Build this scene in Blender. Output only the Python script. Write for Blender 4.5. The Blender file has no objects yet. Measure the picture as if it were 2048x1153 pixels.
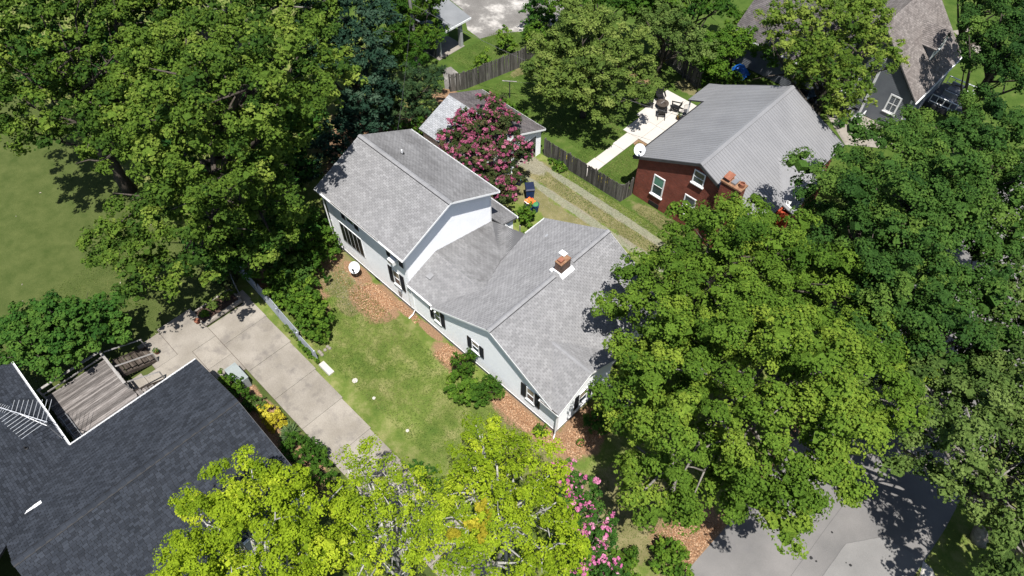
import bpy, math, random
import numpy as np
from mathutils import Vector, Matrix

random.seed(7)
RNG = np.random.default_rng(11)
SC = bpy.context.scene
COL = SC.collection
R = math.radians

# ------------------------------------------------------------------ camera, sky, sun, exposure
CAM_H, FPX, TILT, YAW = 40.0, 1420.0, R(37.65), R(44.3)
cam_d = bpy.data.cameras.new('camera')
cam = bpy.data.objects.new('camera', cam_d)
COL.objects.link(cam)
cam.location = (0, 0, CAM_H)
cam.rotation_euler = (TILT, 0, YAW)
cam_d.sensor_width = 36
cam_d.lens = FPX / 2048 * 36
cam_d.clip_end = 2000
SC.camera = cam

SUN = Vector((0.29, -0.20, 1.0)).normalized()
w = bpy.data.worlds.new('World')
SC.world = w
w.use_nodes = True
wn = w.node_tree
sky = wn.nodes.new('ShaderNodeTexSky')
sky.sky_type = 'NISHITA'
sky.sun_disc = False
sky.sun_elevation = math.asin(SUN.z)
sky.sun_rotation = math.atan2(SUN.x, SUN.y)
wn.links.new(sky.outputs[0], wn.nodes['Background'].inputs[0])
wn.nodes['Background'].inputs[1].default_value = 0.075
sl = bpy.data.lights.new('sun', 'SUN')
sl.energy = 5.0
sl.angle = R(0.53)
sl.color = (1.0, 0.965, 0.91)
so = bpy.data.objects.new('sun', sl)
COL.objects.link(so)
so.location = (10, -5, 60)
so.rotation_euler = SUN.to_track_quat('Z', 'Y').to_euler()
SC.view_settings.view_transform = 'Standard'
SC.view_settings.look = 'None'
SC.view_settings.exposure = 0.82
SC.view_settings.gamma = 1.0
SC.view_settings.use_curve_mapping = False
SC.render.engine = 'CYCLES'
SC.cycles.use_denoising = True
SC.cycles.max_bounces = 6
SC.cycles.diffuse_bounces = 3
SC.cycles.transmission_bounces = 3


def at(px, py, z=0.0):
    """survey helper: the ground-plan point (x, y) seen at a photo pixel at height z"""
    dx, dy = px - 1024.0, py - 576.5
    ct, st = math.cos(TILT), math.sin(TILT)
    cy_, sy_ = math.cos(YAW), math.sin(YAW)
    h = -dy * ct + FPX * st
    vz = -dy * st - FPX * ct
    vx, vy = dx * cy_ - h * sy_, dx * sy_ + h * cy_
    t = (z - CAM_H) / vz
    return vx * t, vy * t


# ------------------------------------------------------------------ materials
def new_mat(name):
    m = bpy.data.materials.new(name)
    m.use_nodes = True
    return m, m.node_tree, m.node_tree.nodes['Principled BSDF']


def N(nt, kind, **kw):
    n = nt.nodes.new(kind)
    for k, v in kw.items():
        setattr(n, k, v)
    return n


def mixc(nt, fac, a, b, mode='MIX'):
    m = N(nt, 'ShaderNodeMix', data_type='RGBA', blend_type=mode)
    for sock, val in ((m.inputs[0], fac), (m.inputs[6], a), (m.inputs[7], b)):
        if hasattr(val, 'is_output'):
            nt.links.new(val, sock)
        elif isinstance(val, (int, float)):
            sock.default_value = val
        else:
            sock.default_value = (*val, 1)
    return m.outputs[2]


def math_n(nt, op, a, b=None, clamp=False):
    m = N(nt, 'ShaderNodeMath', operation=op, use_clamp=clamp)
    for sock, val in zip(m.inputs, (a, b)):
        if val is None:
            continue
        if hasattr(val, 'is_output'):
            nt.links.new(val, sock)
        else:
            sock.default_value = val
    return m.outputs[0]


def ramp(nt, fac, stops):
    r = N(nt, 'ShaderNodeValToRGB')
    el = r.color_ramp.elements
    while len(el) < len(stops):
        el.new(0.5)
    for e, (p, c) in zip(el, stops):
        e.position = p
        e.color = (*c, 1) if not isinstance(c, (int, float)) else (c, c, c, 1)
    nt.links.new(fac, r.inputs[0])
    return r.outputs[0]


def wpos(nt):
    return N(nt, 'ShaderNodeNewGeometry').outputs['Position']


def noise(nt, scale, detail=4, vec=None, rough=0.55, stretch=None):
    n = N(nt, 'ShaderNodeTexNoise')
    n.inputs['Scale'].default_value = scale
    n.inputs['Detail'].default_value = detail
    n.inputs['Roughness'].default_value = rough
    v = vec if vec is not None else wpos(nt)
    if stretch:
        mp = N(nt, 'ShaderNodeMapping')
        mp.inputs['Scale'].default_value = stretch
        nt.links.new(v, mp.inputs[0])
        v = mp.outputs[0]
    nt.links.new(v, n.inputs['Vector'])
    return n.outputs[0]


def bump(nt, bsdf, h, strength=0.3, dist=0.02):
    b = N(nt, 'ShaderNodeBump')
    b.inputs['Strength'].default_value = strength
    b.inputs['Distance'].default_value = dist
    nt.links.new(h, b.inputs['Height'])
    nt.links.new(b.outputs[0], bsdf.inputs['Normal'])


K = 0.72


def surf(name, lo, hi, scale=3.0, rough=0.8, fine=30.0, fine_amt=0.25, bmp=0.2, tint=0.0, stretch=None,
         metal=0.0, blotch=None, spec=0.3):
    """weathered surface: large mottling lo..hi, fine grain, optional per-piece tint attribute"""
    m, nt, b = new_mat(name)
    if max(hi) < 0.7:
        lo, hi = tuple(x * K for x in lo), tuple(x * K for x in hi)
        if blotch:
            blotch = (tuple(x * K for x in blotch[0]), *blotch[1:])
    n1 = noise(nt, scale, 5, stretch=stretch)
    c = ramp(nt, n1, [(0.32, lo), (0.68, hi)])
    n2 = noise(nt, fine, 3, stretch=stretch)
    g = ramp(nt, n2, [(0.25, 1 - fine_amt), (0.75, 1 + fine_amt * 0.4)])
    c = mixc(nt, 1.0, c, g, 'MULTIPLY')
    if blotch:
        n3 = noise(nt, blotch[1], 6, rough=0.65)
        f3 = ramp(nt, n3, [(blotch[2], 0.0), (blotch[2] + 0.14, 1.0)])
        f3 = math_n(nt, 'MULTIPLY', f3, blotch[3])
        c = mixc(nt, f3, c, blotch[0])
    if tint:
        a = N(nt, 'ShaderNodeAttribute', attribute_name='tint')
        t = ramp(nt, a.outputs['Fac'], [(0.0, 1 - tint), (1.0, 1 + tint)])
        c = mixc(nt, 1.0, c, t, 'MULTIPLY')
    nt.links.new(c, b.inputs['Base Color'])
    b.inputs['Roughness'].default_value = rough
    b.inputs['Metallic'].default_value = metal
    b.inputs['Specular IOR Level'].default_value = spec
    if bmp:
        bump(nt, b, n2, bmp)
    return m


def plain(name, c, rough=0.6, metal=0.0, spec=0.4):
    return surf(name, tuple(x * 0.9 for x in c), tuple(min(1, x * 1.06) for x in c), 2.0, rough, 25, 0.12, 0.05, 0, None, metal, None, spec)


KL = 0.88


def leaf_mat(name, c0, c1, c2, trans=0.32, rough=0.5):
    m, nt, b = new_mat(name)
    a = N(nt, 'ShaderNodeAttribute', attribute_name='tint')
    c0, c1, c2 = [tuple(x * KL for x in c) for c in (c0, c1, c2)]
    c = ramp(nt, a.outputs['Fac'], [(0.0, c0), (0.55, c1), (1.0, c2)])
    nz = noise(nt, 11, 3, rough=.7)
    c = mixc(nt, 1.0, c, ramp(nt, nz, [(0.3, 0.62), (0.7, 1.25)]), 'MULTIPLY')
    nt.links.new(c, b.inputs['Base Color'])
    b.inputs['Roughness'].default_value = rough
    b.inputs['Specular IOR Level'].default_value = 0.07
    bump(nt, b, nz, 0.8, 0.12)
    t = N(nt, 'ShaderNodeBsdfTranslucent')
    c2_ = mixc(nt, 1.0, c, (1.25, 1.35, 0.5), 'MULTIPLY')
    nt.links.new(c2_, t.inputs[0])
    mx = N(nt, 'ShaderNodeMixShader')
    mx.inputs[0].default_value = trans
    out = nt.nodes['Material Output']
    nt.links.new(b.outputs[0], mx.inputs[1])
    nt.links.new(t.outputs[0], mx.inputs[2])
    nt.links.new(mx.outputs[0], out.inputs[0])
    return m


def brick_mat(name, c1, c2, mortar, stain=0.0, scale=1.0):
    m, nt, b = new_mat(name)
    geo = N(nt, 'ShaderNodeNewGeometry')
    sep = N(nt, 'ShaderNodeSeparateXYZ')
    nt.links.new(geo.outputs['Position'], sep.inputs[0])
    s = math_n(nt, 'ADD', sep.outputs[0], sep.outputs[1])
    cmb = N(nt, 'ShaderNodeCombineXYZ')
    nt.links.new(s, cmb.inputs[0])
    nt.links.new(sep.outputs[2], cmb.inputs[1])
    bt = N(nt, 'ShaderNodeTexBrick')
    bt.inputs['Scale'].default_value = scale
    bt.inputs['Brick Width'].default_value = 0.215
    bt.inputs['Row Height'].default_value = 0.075
    bt.inputs['Mortar Size'].default_value = 0.009
    bt.inputs['Bias'].default_value = 0.0
    bt.inputs['Color1'].default_value = (*c1, 1)
    bt.inputs['Color2'].default_value = (*c2, 1)
    bt.inputs['Mortar'].default_value = (*mortar, 1)
    nt.links.new(cmb.outputs[0], bt.inputs['Vector'])
    n1 = noise(nt, 1.1, 5)
    g = ramp(nt, n1, [(0.3, 0.72), (0.7, 1.15)])
    c = mixc(nt, 1.0, bt.outputs[0], g, 'MULTIPLY')
    if stain:
        n2 = noise(nt, 2.4, 6, stretch=(1, 1, 0.35))
        f = ramp(nt, n2, [(0.42, 0.0), (0.62, stain)])
        c = mixc(nt, f, c, (0.03, 0.027, 0.024))
    nt.links.new(c, b.inputs['Base Color'])
    b.inputs['Roughness'].default_value = 0.85
    b.inputs['Specular IOR Level'].default_value = 0.2
    bump(nt, b, bt.outputs[1], 0.5, -0.01)
    return m


M = {}
M['siding_white'] = surf('white_vinyl_siding', (0.80, 0.815, 0.84), (0.86, 0.87, 0.88), 1.2, 0.45, 9, 0.06, 0.02)
M['trim_white'] = surf('white_painted_trim', (0.72, 0.73, 0.74), (0.82, 0.82, 0.82), 2, 0.5, 20, 0.15, 0.05)
M['shingle_light'] = surf('light_grey_shingle', (0.248, 0.246, 0.252), (0.296, 0.294, 0.299), 0.9, 0.95, 60, 0.12, 0.25, tint=0.13,
                          blotch=((0.22, 0.22, 0.22), 0.35, 0.60, 0.3), spec=0.1)
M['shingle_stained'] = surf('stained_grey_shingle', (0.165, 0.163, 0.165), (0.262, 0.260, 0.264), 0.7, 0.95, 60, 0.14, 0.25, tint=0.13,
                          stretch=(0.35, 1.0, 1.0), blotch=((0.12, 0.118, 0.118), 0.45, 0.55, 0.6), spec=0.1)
M['gap_shade'] = plain('grey_gap_shade', (0.12, 0.12, 0.124), 0.95)  # roof deck colour, darkened to paint the shade in gaps between shingle tabs
M['gap_shade_black'] = plain('black_gap_shade', (0.012, 0.013, 0.016), 0.95)  # the same painted gap shade for decks under charcoal shingles
M['shingle_dark'] = surf('charcoal_shingle', (0.030, 0.035, 0.045), (0.041, 0.047, 0.059), 1.0, 0.95, 55, 0.2, 0.25, tint=0.32, spec=0.12)
M['shingle_brown'] = surf('brown_shingle', (0.185, 0.162, 0.152), (0.25, 0.225, 0.212), 0.9, 0.95, 50, 0.2, 0.2, tint=0.22, spec=0.1)
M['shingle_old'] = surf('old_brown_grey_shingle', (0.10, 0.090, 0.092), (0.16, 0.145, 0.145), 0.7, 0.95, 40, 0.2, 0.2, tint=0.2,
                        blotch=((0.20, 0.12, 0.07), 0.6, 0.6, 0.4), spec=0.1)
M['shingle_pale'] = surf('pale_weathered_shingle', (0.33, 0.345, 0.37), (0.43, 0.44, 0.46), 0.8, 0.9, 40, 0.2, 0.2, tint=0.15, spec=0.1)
M['roof_grey'] = surf('grey_felt_roof', (0.20, 0.21, 0.22), (0.26, 0.27, 0.28), 0.6, 0.9, 40, 0.15, 0.2, tint=0.1, spec=0.15)
M['ridge_light'] = surf('light_ridge_cap', (0.27, 0.27, 0.28), (0.33, 0.33, 0.34), 1.5, 0.95, 50, 0.15, 0.2, tint=0.08, spec=0.1)
M['vent_black'] = plain('black_vent', (0.012, 0.012, 0.014), 0.7)
M['metal_roof'] = surf('grey_metal_roof', (0.235, 0.235, 0.243), (0.275, 0.275, 0.283), 0.5, 0.42, 8, 0.08, 0.02, tint=0.16, spec=0.5)
M['metal_dark'] = surf('dark_metal_trim', (0.05, 0.05, 0.055), (0.08, 0.08, 0.085), 1, 0.5, 10, 0.1, 0.02)
M['concrete'] = surf('aged_concrete', (0.262, 0.235, 0.198), (0.365, 0.332, 0.288), 0.55, 0.95, 14, 0.18, 0.2, tint=0.06,
                     blotch=((0.175, 0.158, 0.145), 0.8, 0.52, 0.7), spec=0.15)
M['concrete_new'] = surf('pale_new_concrete', (0.54, 0.505, 0.46), (0.60, 0.57, 0.525), 0.7, 0.9, 16, 0.06, 0.1, tint=0.02, spec=0.15)
M['foundation'] = surf('grey_block_foundation', (0.30, 0.30, 0.295), (0.42, 0.42, 0.41), 1.2, 0.95, 16, 0.2, 0.2)
M['asphalt'] = surf('worn_asphalt', (0.175, 0.17, 0.167), (0.255, 0.243, 0.235), 0.3, 0.95, 40, 0.25, 0.3,
                    blotch=((0.15, 0.145, 0.15), 0.35, 0.55, 0.6), spec=0.15)
M['asphalt_dark'] = plain('dark_crack_filler', (0.13, 0.125, 0.125), 0.95)
M['asphalt_patch'] = surf('asphalt_patch', (0.21, 0.205, 0.20), (0.265, 0.258, 0.25), 0.5, 0.95, 40, 0.2, 0.3, spec=0.15)
M['asphalt_old'] = surf('broken_old_paving', (0.16, 0.15, 0.14), (0.30, 0.285, 0.265), 0.35, 0.95, 10, 0.35, 0.3,
                        blotch=((0.60, 0.57, 0.53), 0.35, 0.52, 0.9), spec=0.15)
M['fence_wood'] = surf('weathered_grey_wood', (0.085, 0.080, 0.072), (0.19, 0.18, 0.165), 2.2, 0.95, 18, 0.35, 0.3, tint=0.35,
                       stretch=(6, 6, 0.5), spec=0.1)
M['deck_wood'] = surf('silvered_deck_wood', (0.12, 0.105, 0.098), (0.31, 0.285, 0.27), 2.5, 0.95, 16, 0.4, 0.3, tint=0.35,
                      stretch=(8, 0.5, 8), spec=0.1)
M['rail_wood'] = surf('grey_rail_wood', (0.30, 0.285, 0.27), (0.44, 0.42, 0.40), 2.5, 0.95, 16, 0.3, 0.3, spec=0.1)
M['dark_wood'] = surf('dark_old_wood', (0.055, 0.043, 0.035), (0.12, 0.10, 0.085), 2.5, 0.95, 16, 0.35, 0.3, tint=0.3, spec=0.1)
M['log_wood'] = surf('grey_log_timber', (0.24, 0.21, 0.175), (0.42, 0.38, 0.33), 2, 0.95, 14, 0.4, 0.4, stretch=(5, 1, 5), spec=0.1)
M['fence_vinyl'] = surf('grey_vinyl_panel', (0.34, 0.37, 0.43), (0.48, 0.51, 0.57), 1.0, 0.5, 9, 0.15, 0.05, spec=0.3)
M['glass'] = None
M['shutter'] = plain('black_shutter', (0.014, 0.014, 0.017), 0.55)
M['brick_red'] = brick_mat('red_brick', (0.225, 0.056, 0.036), (0.155, 0.042, 0.030), (0.18, 0.09, 0.068))
M['brick_chimney'] = brick_mat('sooty_chimney_brick', (0.17, 0.085, 0.062), (0.11, 0.065, 0.05), (0.17, 0.14, 0.12), 0.7)
M['mortar_orange'] = surf('rusty_chimney_crown', (0.24, 0.12, 0.07), (0.38, 0.23, 0.14), 6, 0.95, 30, 0.3, 0.4, spec=0.1)
M['clay'] = surf('terracotta_clay', (0.26, 0.10, 0.06), (0.36, 0.15, 0.09), 4, 0.85, 25, 0.2, 0.1)
M['rust_red'] = plain('rust_red_paint', (0.45, 0.075, 0.03), 0.6)
M['siding_grey'] = surf('grey_lap_siding', (0.165, 0.18, 0.205), (0.215, 0.23, 0.255), 1.2, 0.6, 9, 0.1, 0.03)
M['siding_cream'] = surf('pale_siding', (0.42, 0.43, 0.43), (0.52, 0.53, 0.53), 1.2, 0.6, 9, 0.1, 0.03)
M['mulch'] = surf('bark_mulch_soil', (0.14, 0.075, 0.048), (0.27, 0.15, 0.095), 3.0, 0.95, 26, 0.5, 0.7, spec=0.1)
M['soil'] = surf('dark_soil', (0.065, 0.043, 0.035), (0.13, 0.085, 0.065), 4.0, 0.95, 26, 0.5, 0.7, spec=0.1)
M['black'] = plain('black_plastic', (0.010, 0.010, 0.011), 0.5)
M['blue_bin'] = plain('blue_bin_plastic', (0.012, 0.045, 0.16), 0.45)
M['navy'] = plain('navy_plastic', (0.014, 0.022, 0.06), 0.45)
M['orange'] = plain('orange_bag', (0.85, 0.16, 0.03), 0.5)
M['green_lid'] = plain('green_plastic', (0.07, 0.26, 0.10), 0.45)
M['teal'] = plain('teal_plastic', (0.05, 0.22, 0.24), 0.45)
M['tarp'] = plain('blue_tarp', (0.01, 0.14, 0.60), 0.4)
M['dish'] = plain('grey_dish_metal', (0.62, 0.64, 0.67), 0.45, 0.0)
M['galv'] = plain('galvanised_steel', (0.45, 0.46, 0.48), 0.45, 0.6)
M['alu'] = plain('aluminium_rod', (0.72, 0.73, 0.75), 0.35, 0.5)
M['hvac'] = plain('grey_green_enamel', (0.32, 0.36, 0.36), 0.5)
M['pole'] = surf('weathered_pole', (0.25, 0.235, 0.22), (0.38, 0.36, 0.34), 3, 0.95, 20, 0.3, 0.2, stretch=(4, 4, .4), spec=.1)
M['bark'] = surf('brown_bark', (0.06, 0.05, 0.04), (0.14, 0.12, 0.10), 4, 0.95, 20, 0.4, 0.5, stretch=(3, 3, .7), spec=.1)
M['bark_pale'] = surf('pale_bark', (0.36, 0.345, 0.32), (0.60, 0.585, 0.55), 3, 0.9, 16, 0.3, 0.3, spec=.1)
M['bark_mid'] = surf('grey_bark', (0.16, 0.145, 0.125), (0.32, 0.30, 0.27), 4, 0.95, 20, 0.4, 0.4, spec=.1)
M['car_dark'] = plain('dark_car_paint', (0.012, 0.014, 0.02), 0.25, 0.2, 0.6)
M['tyre'] = plain('tyre_rubber', (0.015, 0.015, 0.015), 0.8)
M['red_lens'] = plain('red_lamp_lens', (0.55, 0.02, 0.02), 0.3)
M['blind'] = plain('beige_window_blind', (0.42, 0.34, 0.24), 0.8)


def glass_mat():
    m, nt, b = new_mat('dark_window_glass')
    c = ramp(nt, noise(nt, 0.9, 3), [(0.3, (0.018, 0.025, 0.035)), (0.75, (0.06, 0.085, 0.11))])
    nt.links.new(c, b.inputs['Base Color'])
    b.inputs['Roughness'].default_value = 0.12
    b.inputs['Specular IOR Level'].default_value = 0.7
    return m


M['glass'] = glass_mat()
gm = M['glass'].copy()
gm.name = 'green_tinted_glass'
gm.node_tree.nodes['Principled BSDF'].inputs['Base Color'].links and gm.node_tree.links.remove(
    gm.node_tree.nodes['Principled BSDF'].inputs['Base Color'].links[0])
gm.node_tree.nodes['Principled BSDF'].inputs['Base Color'].default_value = (0.07, 0.20, 0.15, 1)
M['glass_green'] = gm


# ------------------------------------------------------------------ mesh helpers
class MB:
    def __init__(s):
        s.v, s.f, s.t = [], [], []

    def add(s, verts, faces, tint=0.5):
        k = len(s.v)
        s.v.extend([tuple(p) for p in verts])
        for f in faces:
            s.f.append(tuple(i + k for i in f))
            s.t.append(tint)
        return s

    def box(s, x0, x1, y0, y1, z0, z1, tint=0.5):
        v = [(x0, y0, z0), (x1, y0, z0), (x1, y1, z0), (x0, y1, z0), (x0, y0, z1), (x1, y0, z1), (x1, y1, z1), (x0, y1, z1)]
        return s.add(v, [(3, 2, 1, 0), (4, 5, 6, 7), (0, 1, 5, 4), (1, 2, 6, 5), (2, 3, 7, 6), (3, 0, 4, 7)], tint)

    def hexa(s, v, tint=0.5):
        return s.add(v, [(3, 2, 1, 0), (4, 5, 6, 7), (0, 1, 5, 4), (1, 2, 6, 5), (2, 3, 7, 6), (3, 0, 4, 7)], tint)

    def fbox(s, fr, a0, a1, o0, o1, z0, z1, tint=0.5):
        v = [fr(a, o, z) for z in (z0, z1) for a, o in ((a0, o0), (a1, o0), (a1, o1), (a0, o1))]
        return s.hexa(v, tint)

    def prism(s, poly, d, tint=0.5):
        n = len(poly)
        d = Vector(d)
        top = [Vector(p) for p in poly]
        bot = [p + d for p in top]
        fs = [tuple(range(n)), tuple(range(2 * n - 1, n - 1, -1))]
        fs += [(i, i + n, (i + 1) % n + n, (i + 1) % n) for i in range(n)]
        return s.add(top + bot, fs, tint)

    def tube(s, pts, rad, n=6, tint=0.5, cap=True):
        pts = [Vector(p) for p in pts]
        if isinstance(rad, (int, float)):
            rad = [rad] * len(pts)
        k = len(s.v)
        ref = Vector((0.31, 0.17, 0.93))
        for i, p in enumerate(pts):
            d = (pts[min(i + 1, len(pts) - 1)] - pts[max(i - 1, 0)])
            if d.length < 1e-6:
                d = Vector((0, 0, 1))
            d.normalize()
            r_ = ref if abs(d.dot(ref)) < 0.95 else Vector((1, 0, 0))
            a = d.cross(r_).normalized()
            b = d.cross(a)
            for j in range(n):
                t = 2 * math.pi * j / n
                s.v.append(tuple(p + (a * math.cos(t) + b * math.sin(t)) * rad[i]))
        for i in range(len(pts) - 1):
            for j in range(n):
                s.f.append((k + i * n + j, k + i * n + (j + 1) % n, k + (i + 1) * n + (j + 1) % n, k + (i + 1) * n + j))
                s.t.append(tint)
        if cap:
            s.f.append(tuple(k + j for j in range(n))[::-1])
            s.f.append(tuple(k + (len(pts) - 1) * n + j for j in range(n)))
            s.t += [tint, tint]
        return s

    def lathe(s, prof, n=16, c=(0, 0, 0), tint=0.5):
        k = len(s.v)
        for r_, z in prof:
            for j in range(n):
                t = 2 * math.pi * j / n
                s.v.append((c[0] + r_ * math.cos(t), c[1] + r_ * math.sin(t), c[2] + z))
        for i in range(len(prof) - 1):
            for j in range(n):
                s.f.append((k + i * n + j, k + i * n + (j + 1) % n, k + (i + 1) * n + (j + 1) % n, k + (i + 1) * n + j))
                s.t.append(tint)
        s.f.append(tuple(k + (len(prof) - 1) * n + j for j in range(n)))
        s.t.append(tint)
        return s

    def mesh(s, name, smooth=False):
        me = bpy.data.meshes.new(name)
        me.from_pydata(s.v, [], s.f)
        a = me.attributes.new('tint', 'FLOAT', 'FACE')
        a.data.foreach_set('value', np.array(s.t, dtype=np.float32))
        if smooth:
            me.polygons.foreach_set('use_smooth', np.ones(len(me.polygons), dtype=bool))
        me.update()
        return me

    def build(s, name, mat, parent=None, smooth=False):
        me = s.mesh(name, smooth)
        me.materials.append(M[mat] if isinstance(mat, str) else mat)
        return link(name, me, parent)


def link(name, data, parent=None, loc=None):
    o = bpy.data.objects.new(name, data)
    COL.objects.link(o)
    if parent is not None:
        o.parent = parent
        if loc is None and parent.type == 'EMPTY':     # mesh given in world coordinates
            o.matrix_parent_inverse = Matrix.Translation(-parent.location)
    if loc is not None:
        o.location = loc
    return o


def tag(o, label=None, cat=None, group=None, kind=None):
    for k, v in (('label', label), ('category', cat), ('group', group), ('kind', kind)):
        if v:
            o[k] = v
    return o


def thing(name, label, cat, loc=(0, 0, 0), group=None, rz=0.0):
    e = bpy.data.objects.new(name, None)
    COL.objects.link(e)
    e.location = loc
    e.rotation_euler = (0, 0, rz)
    e.empty_display_size = 0.3
    return tag(e, label, cat, group)


def copy_tree(o, parent=None):
    c = o.copy()
    COL.objects.link(c)
    if parent is not None:
        c.parent = parent
        c.matrix_parent_inverse = o.matrix_parent_inverse.copy()
    for ch in list(o.children):
        copy_tree(ch, c)
    return c


def local(mb, name, mat, parent, smooth=False):
    """a part whose mesh is in its thing's own coordinates"""
    me = mb.mesh(name, smooth)
    me.materials.append(M[mat] if isinstance(mat, str) else mat)
    o = bpy.data.objects.new(name, me)
    COL.objects.link(o)
    o.parent = parent
    return o


def frame(o, d, n):
    o, d, n = Vector((*o, 0)), Vector((*d, 0)).normalized(), Vector((*n, 0)).normalized()
    return lambda s, out, z: (o.x + d.x * s + n.x * out, o.y + d.y * s + n.y * out, z)


def clip_z(poly, z, keep_above):
    out = []
    for i in range(len(poly)):
        a, b = poly[i], poly[(i + 1) % len(poly)]
        ia = (a[1] >= z) == keep_above
        ib = (b[1] >= z) == keep_above
        if ia:
            out.append(a)
        if ia != ib and abs(b[1] - a[1]) > 1e-9:
            t = (z - a[1]) / (b[1] - a[1])
            out.append((a[0] + t * (b[0] - a[0]), z))
    return out


def lap_wall(mb, fr, poly, h=0.125, depth=0.018):
    z0, z1 = min(p[1] for p in poly), max(p[1] for p in poly)
    z = z0
    while z < z1 - 1e-3:
        p = clip_z(clip_z(poly, z, True), min(z + h, z1), False)
        if len(p) >= 3:
            vs = [fr(s_, depth * (1 - (zz - z) / h), zz) for s_, zz in p]
            mb.add(vs, [tuple(range(len(vs)))])
            lo = [q for q in p if abs(q[1] - z) < 1e-6]
            if len(lo) >= 2:
                a, b = min(q[0] for q in lo), max(q[0] for q in lo)
                mb.add([fr(a, 0, z), fr(b, 0, z), fr(b, depth, z), fr(a, depth, z)], [(0, 1, 2, 3)])
        z += h


def span(poly, d):
    xs = []
    for i in range(len(poly)):
        a, b = poly[i], poly[(i + 1) % len(poly)]
        if abs(a[1] - b[1]) < 1e-9:
            if abs(a[1] - d) < 1e-6:
                xs += [a[0], b[0]]
            continue
        t = (d - a[1]) / (b[1] - a[1])
        if -1e-6 <= t <= 1 + 1e-6:
            xs.append(a[0] + t * (b[0] - a[0]))
    return (min(xs), max(xs)) if len(xs) >= 2 else None


def shingle_slope(parent, poly, mat, name='roof', row=0.145, tab=0.305, singles=0, under='gap_shade', thick=0.13, edir=None, jit=0.0, tvar=1.0):
    """poly: 3-D corners of a roof plane; its first edge is the eave. A deck slab plus real overlapping shingle tabs."""
    P = [Vector(p) for p in poly]
    e = (P[1] - P[0]).normalized() if edir is None else Vector(edir).normalized()
    nrm = Vector((0, 0, 0))
    for i, p in enumerate(P):
        nrm += (p - P[0]).cross(P[(i + 1) % len(P)] - P[0])
    nrm.normalize()
    e = (e - nrm * e.dot(nrm)).normalized()
    if nrm.z < 0:
        nrm = -nrm
    up = nrm.cross(e).normalized()
    if up.z < 0:
        up = -up
    flat = [((p - P[0]).dot(e), (p - P[0]).dot(up)) for p in P]
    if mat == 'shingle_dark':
        under = 'gap_shade_black'
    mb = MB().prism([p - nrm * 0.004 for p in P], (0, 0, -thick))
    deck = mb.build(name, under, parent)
    D = max(f[1] for f in flat)
    SMIN = min(f[0] for f in flat)
    tabs = []
    k = 0
    d = min(f[1] for f in flat)
    while d < D - 0.02:
        d1 = min(d + row, D)
        a, b = span(flat, d + 1e-4), span(flat, d1 - 1e-4)
        if a and b:
            s0_ = SMIN - tab * (0.5 if k % 2 else 0.0) - tab * random.random() * jit
            s = s0_ + max(0, math.floor((min(a[0], b[0]) - s0_) / tab)) * tab if jit == 0 else s0_
            while s < max(a[1], b[1]):
                wd = tab * (1 + (random.random() - 0.5) * 2 * jit)
                g = 0.010
                c = [max(min(v, lim[1]), lim[0]) for v, lim in ((s + g, a), (s + wd - g, a), (s + wd - g, b), (s + g, b))]
                if c[1] - c[0] > 0.01 or c[2] - c[3] > 0.01:
                    full = abs((c[1] - c[0]) - (wd - 2 * g)) < 1e-4 and abs((c[2] - c[3]) - (wd - 2 * g)) < 1e-4 and jit == 0
                    tabs.append((c, d, d1, full))
                s += wd
        d = d1
        k += 1
    camp = Vector((0, 0, CAM_H))
    pick = set()
    if singles:
        idx = [i for i, t in enumerate(tabs) if t[3] and t[2] - t[1] > row - 1e-4]
        idx.sort(key=lambda i: (P[0] + e * tabs[i][0][0] + up * tabs[i][1] - camp).length)
        pick = set(idx[:singles])
    rest = MB()
    H = 0.022
    var = []
    if singles:
        for q in range(7):
            m1 = MB()
            wd = tab - 0.020
            vs = [Vector((0, 0, 0)), e * wd, e * wd + up * row, up * row, nrm * H, e * wd + nrm * H, e * wd + up * row + nrm * 0.003, up * row + nrm * 0.003]
            m1.add(vs, [(4, 5, 6, 7), (0, 1, 5, 4), (1, 2, 6, 5), (3, 0, 4, 7)], 0.5 + (q / 6 - 0.5) * tvar)
            me = m1.mesh('shingle')
            me.materials.append(M[mat])
            var.append(me)
    for i, (c, d0, d1, full) in enumerate(tabs):
        if i in pick:
            o = link('shingle', random.choice(var), deck, loc=P[0] + e * c[0] + up * d0)
            continue
        b0, b1 = P[0] + up * d0, P[0] + up * d1
        vs = [b0 + e * c[0], b0 + e * c[1], b1 + e * c[2], b1 + e * c[3],
              b0 + e * c[0] + nrm * H, b0 + e * c[1] + nrm * H, b1 + e * c[2] + nrm * 0.003, b1 + e * c[3] + nrm * 0.003]
        rest.add(vs, [(4, 5, 6, 7), (0, 1, 5, 4), (1, 2, 6, 5), (3, 0, 4, 7)], 0.5 + (random.random() - 0.5) * tvar)
    tag(rest.build('shingle_field', mat, deck), kind='stuff')
    return deck


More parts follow.
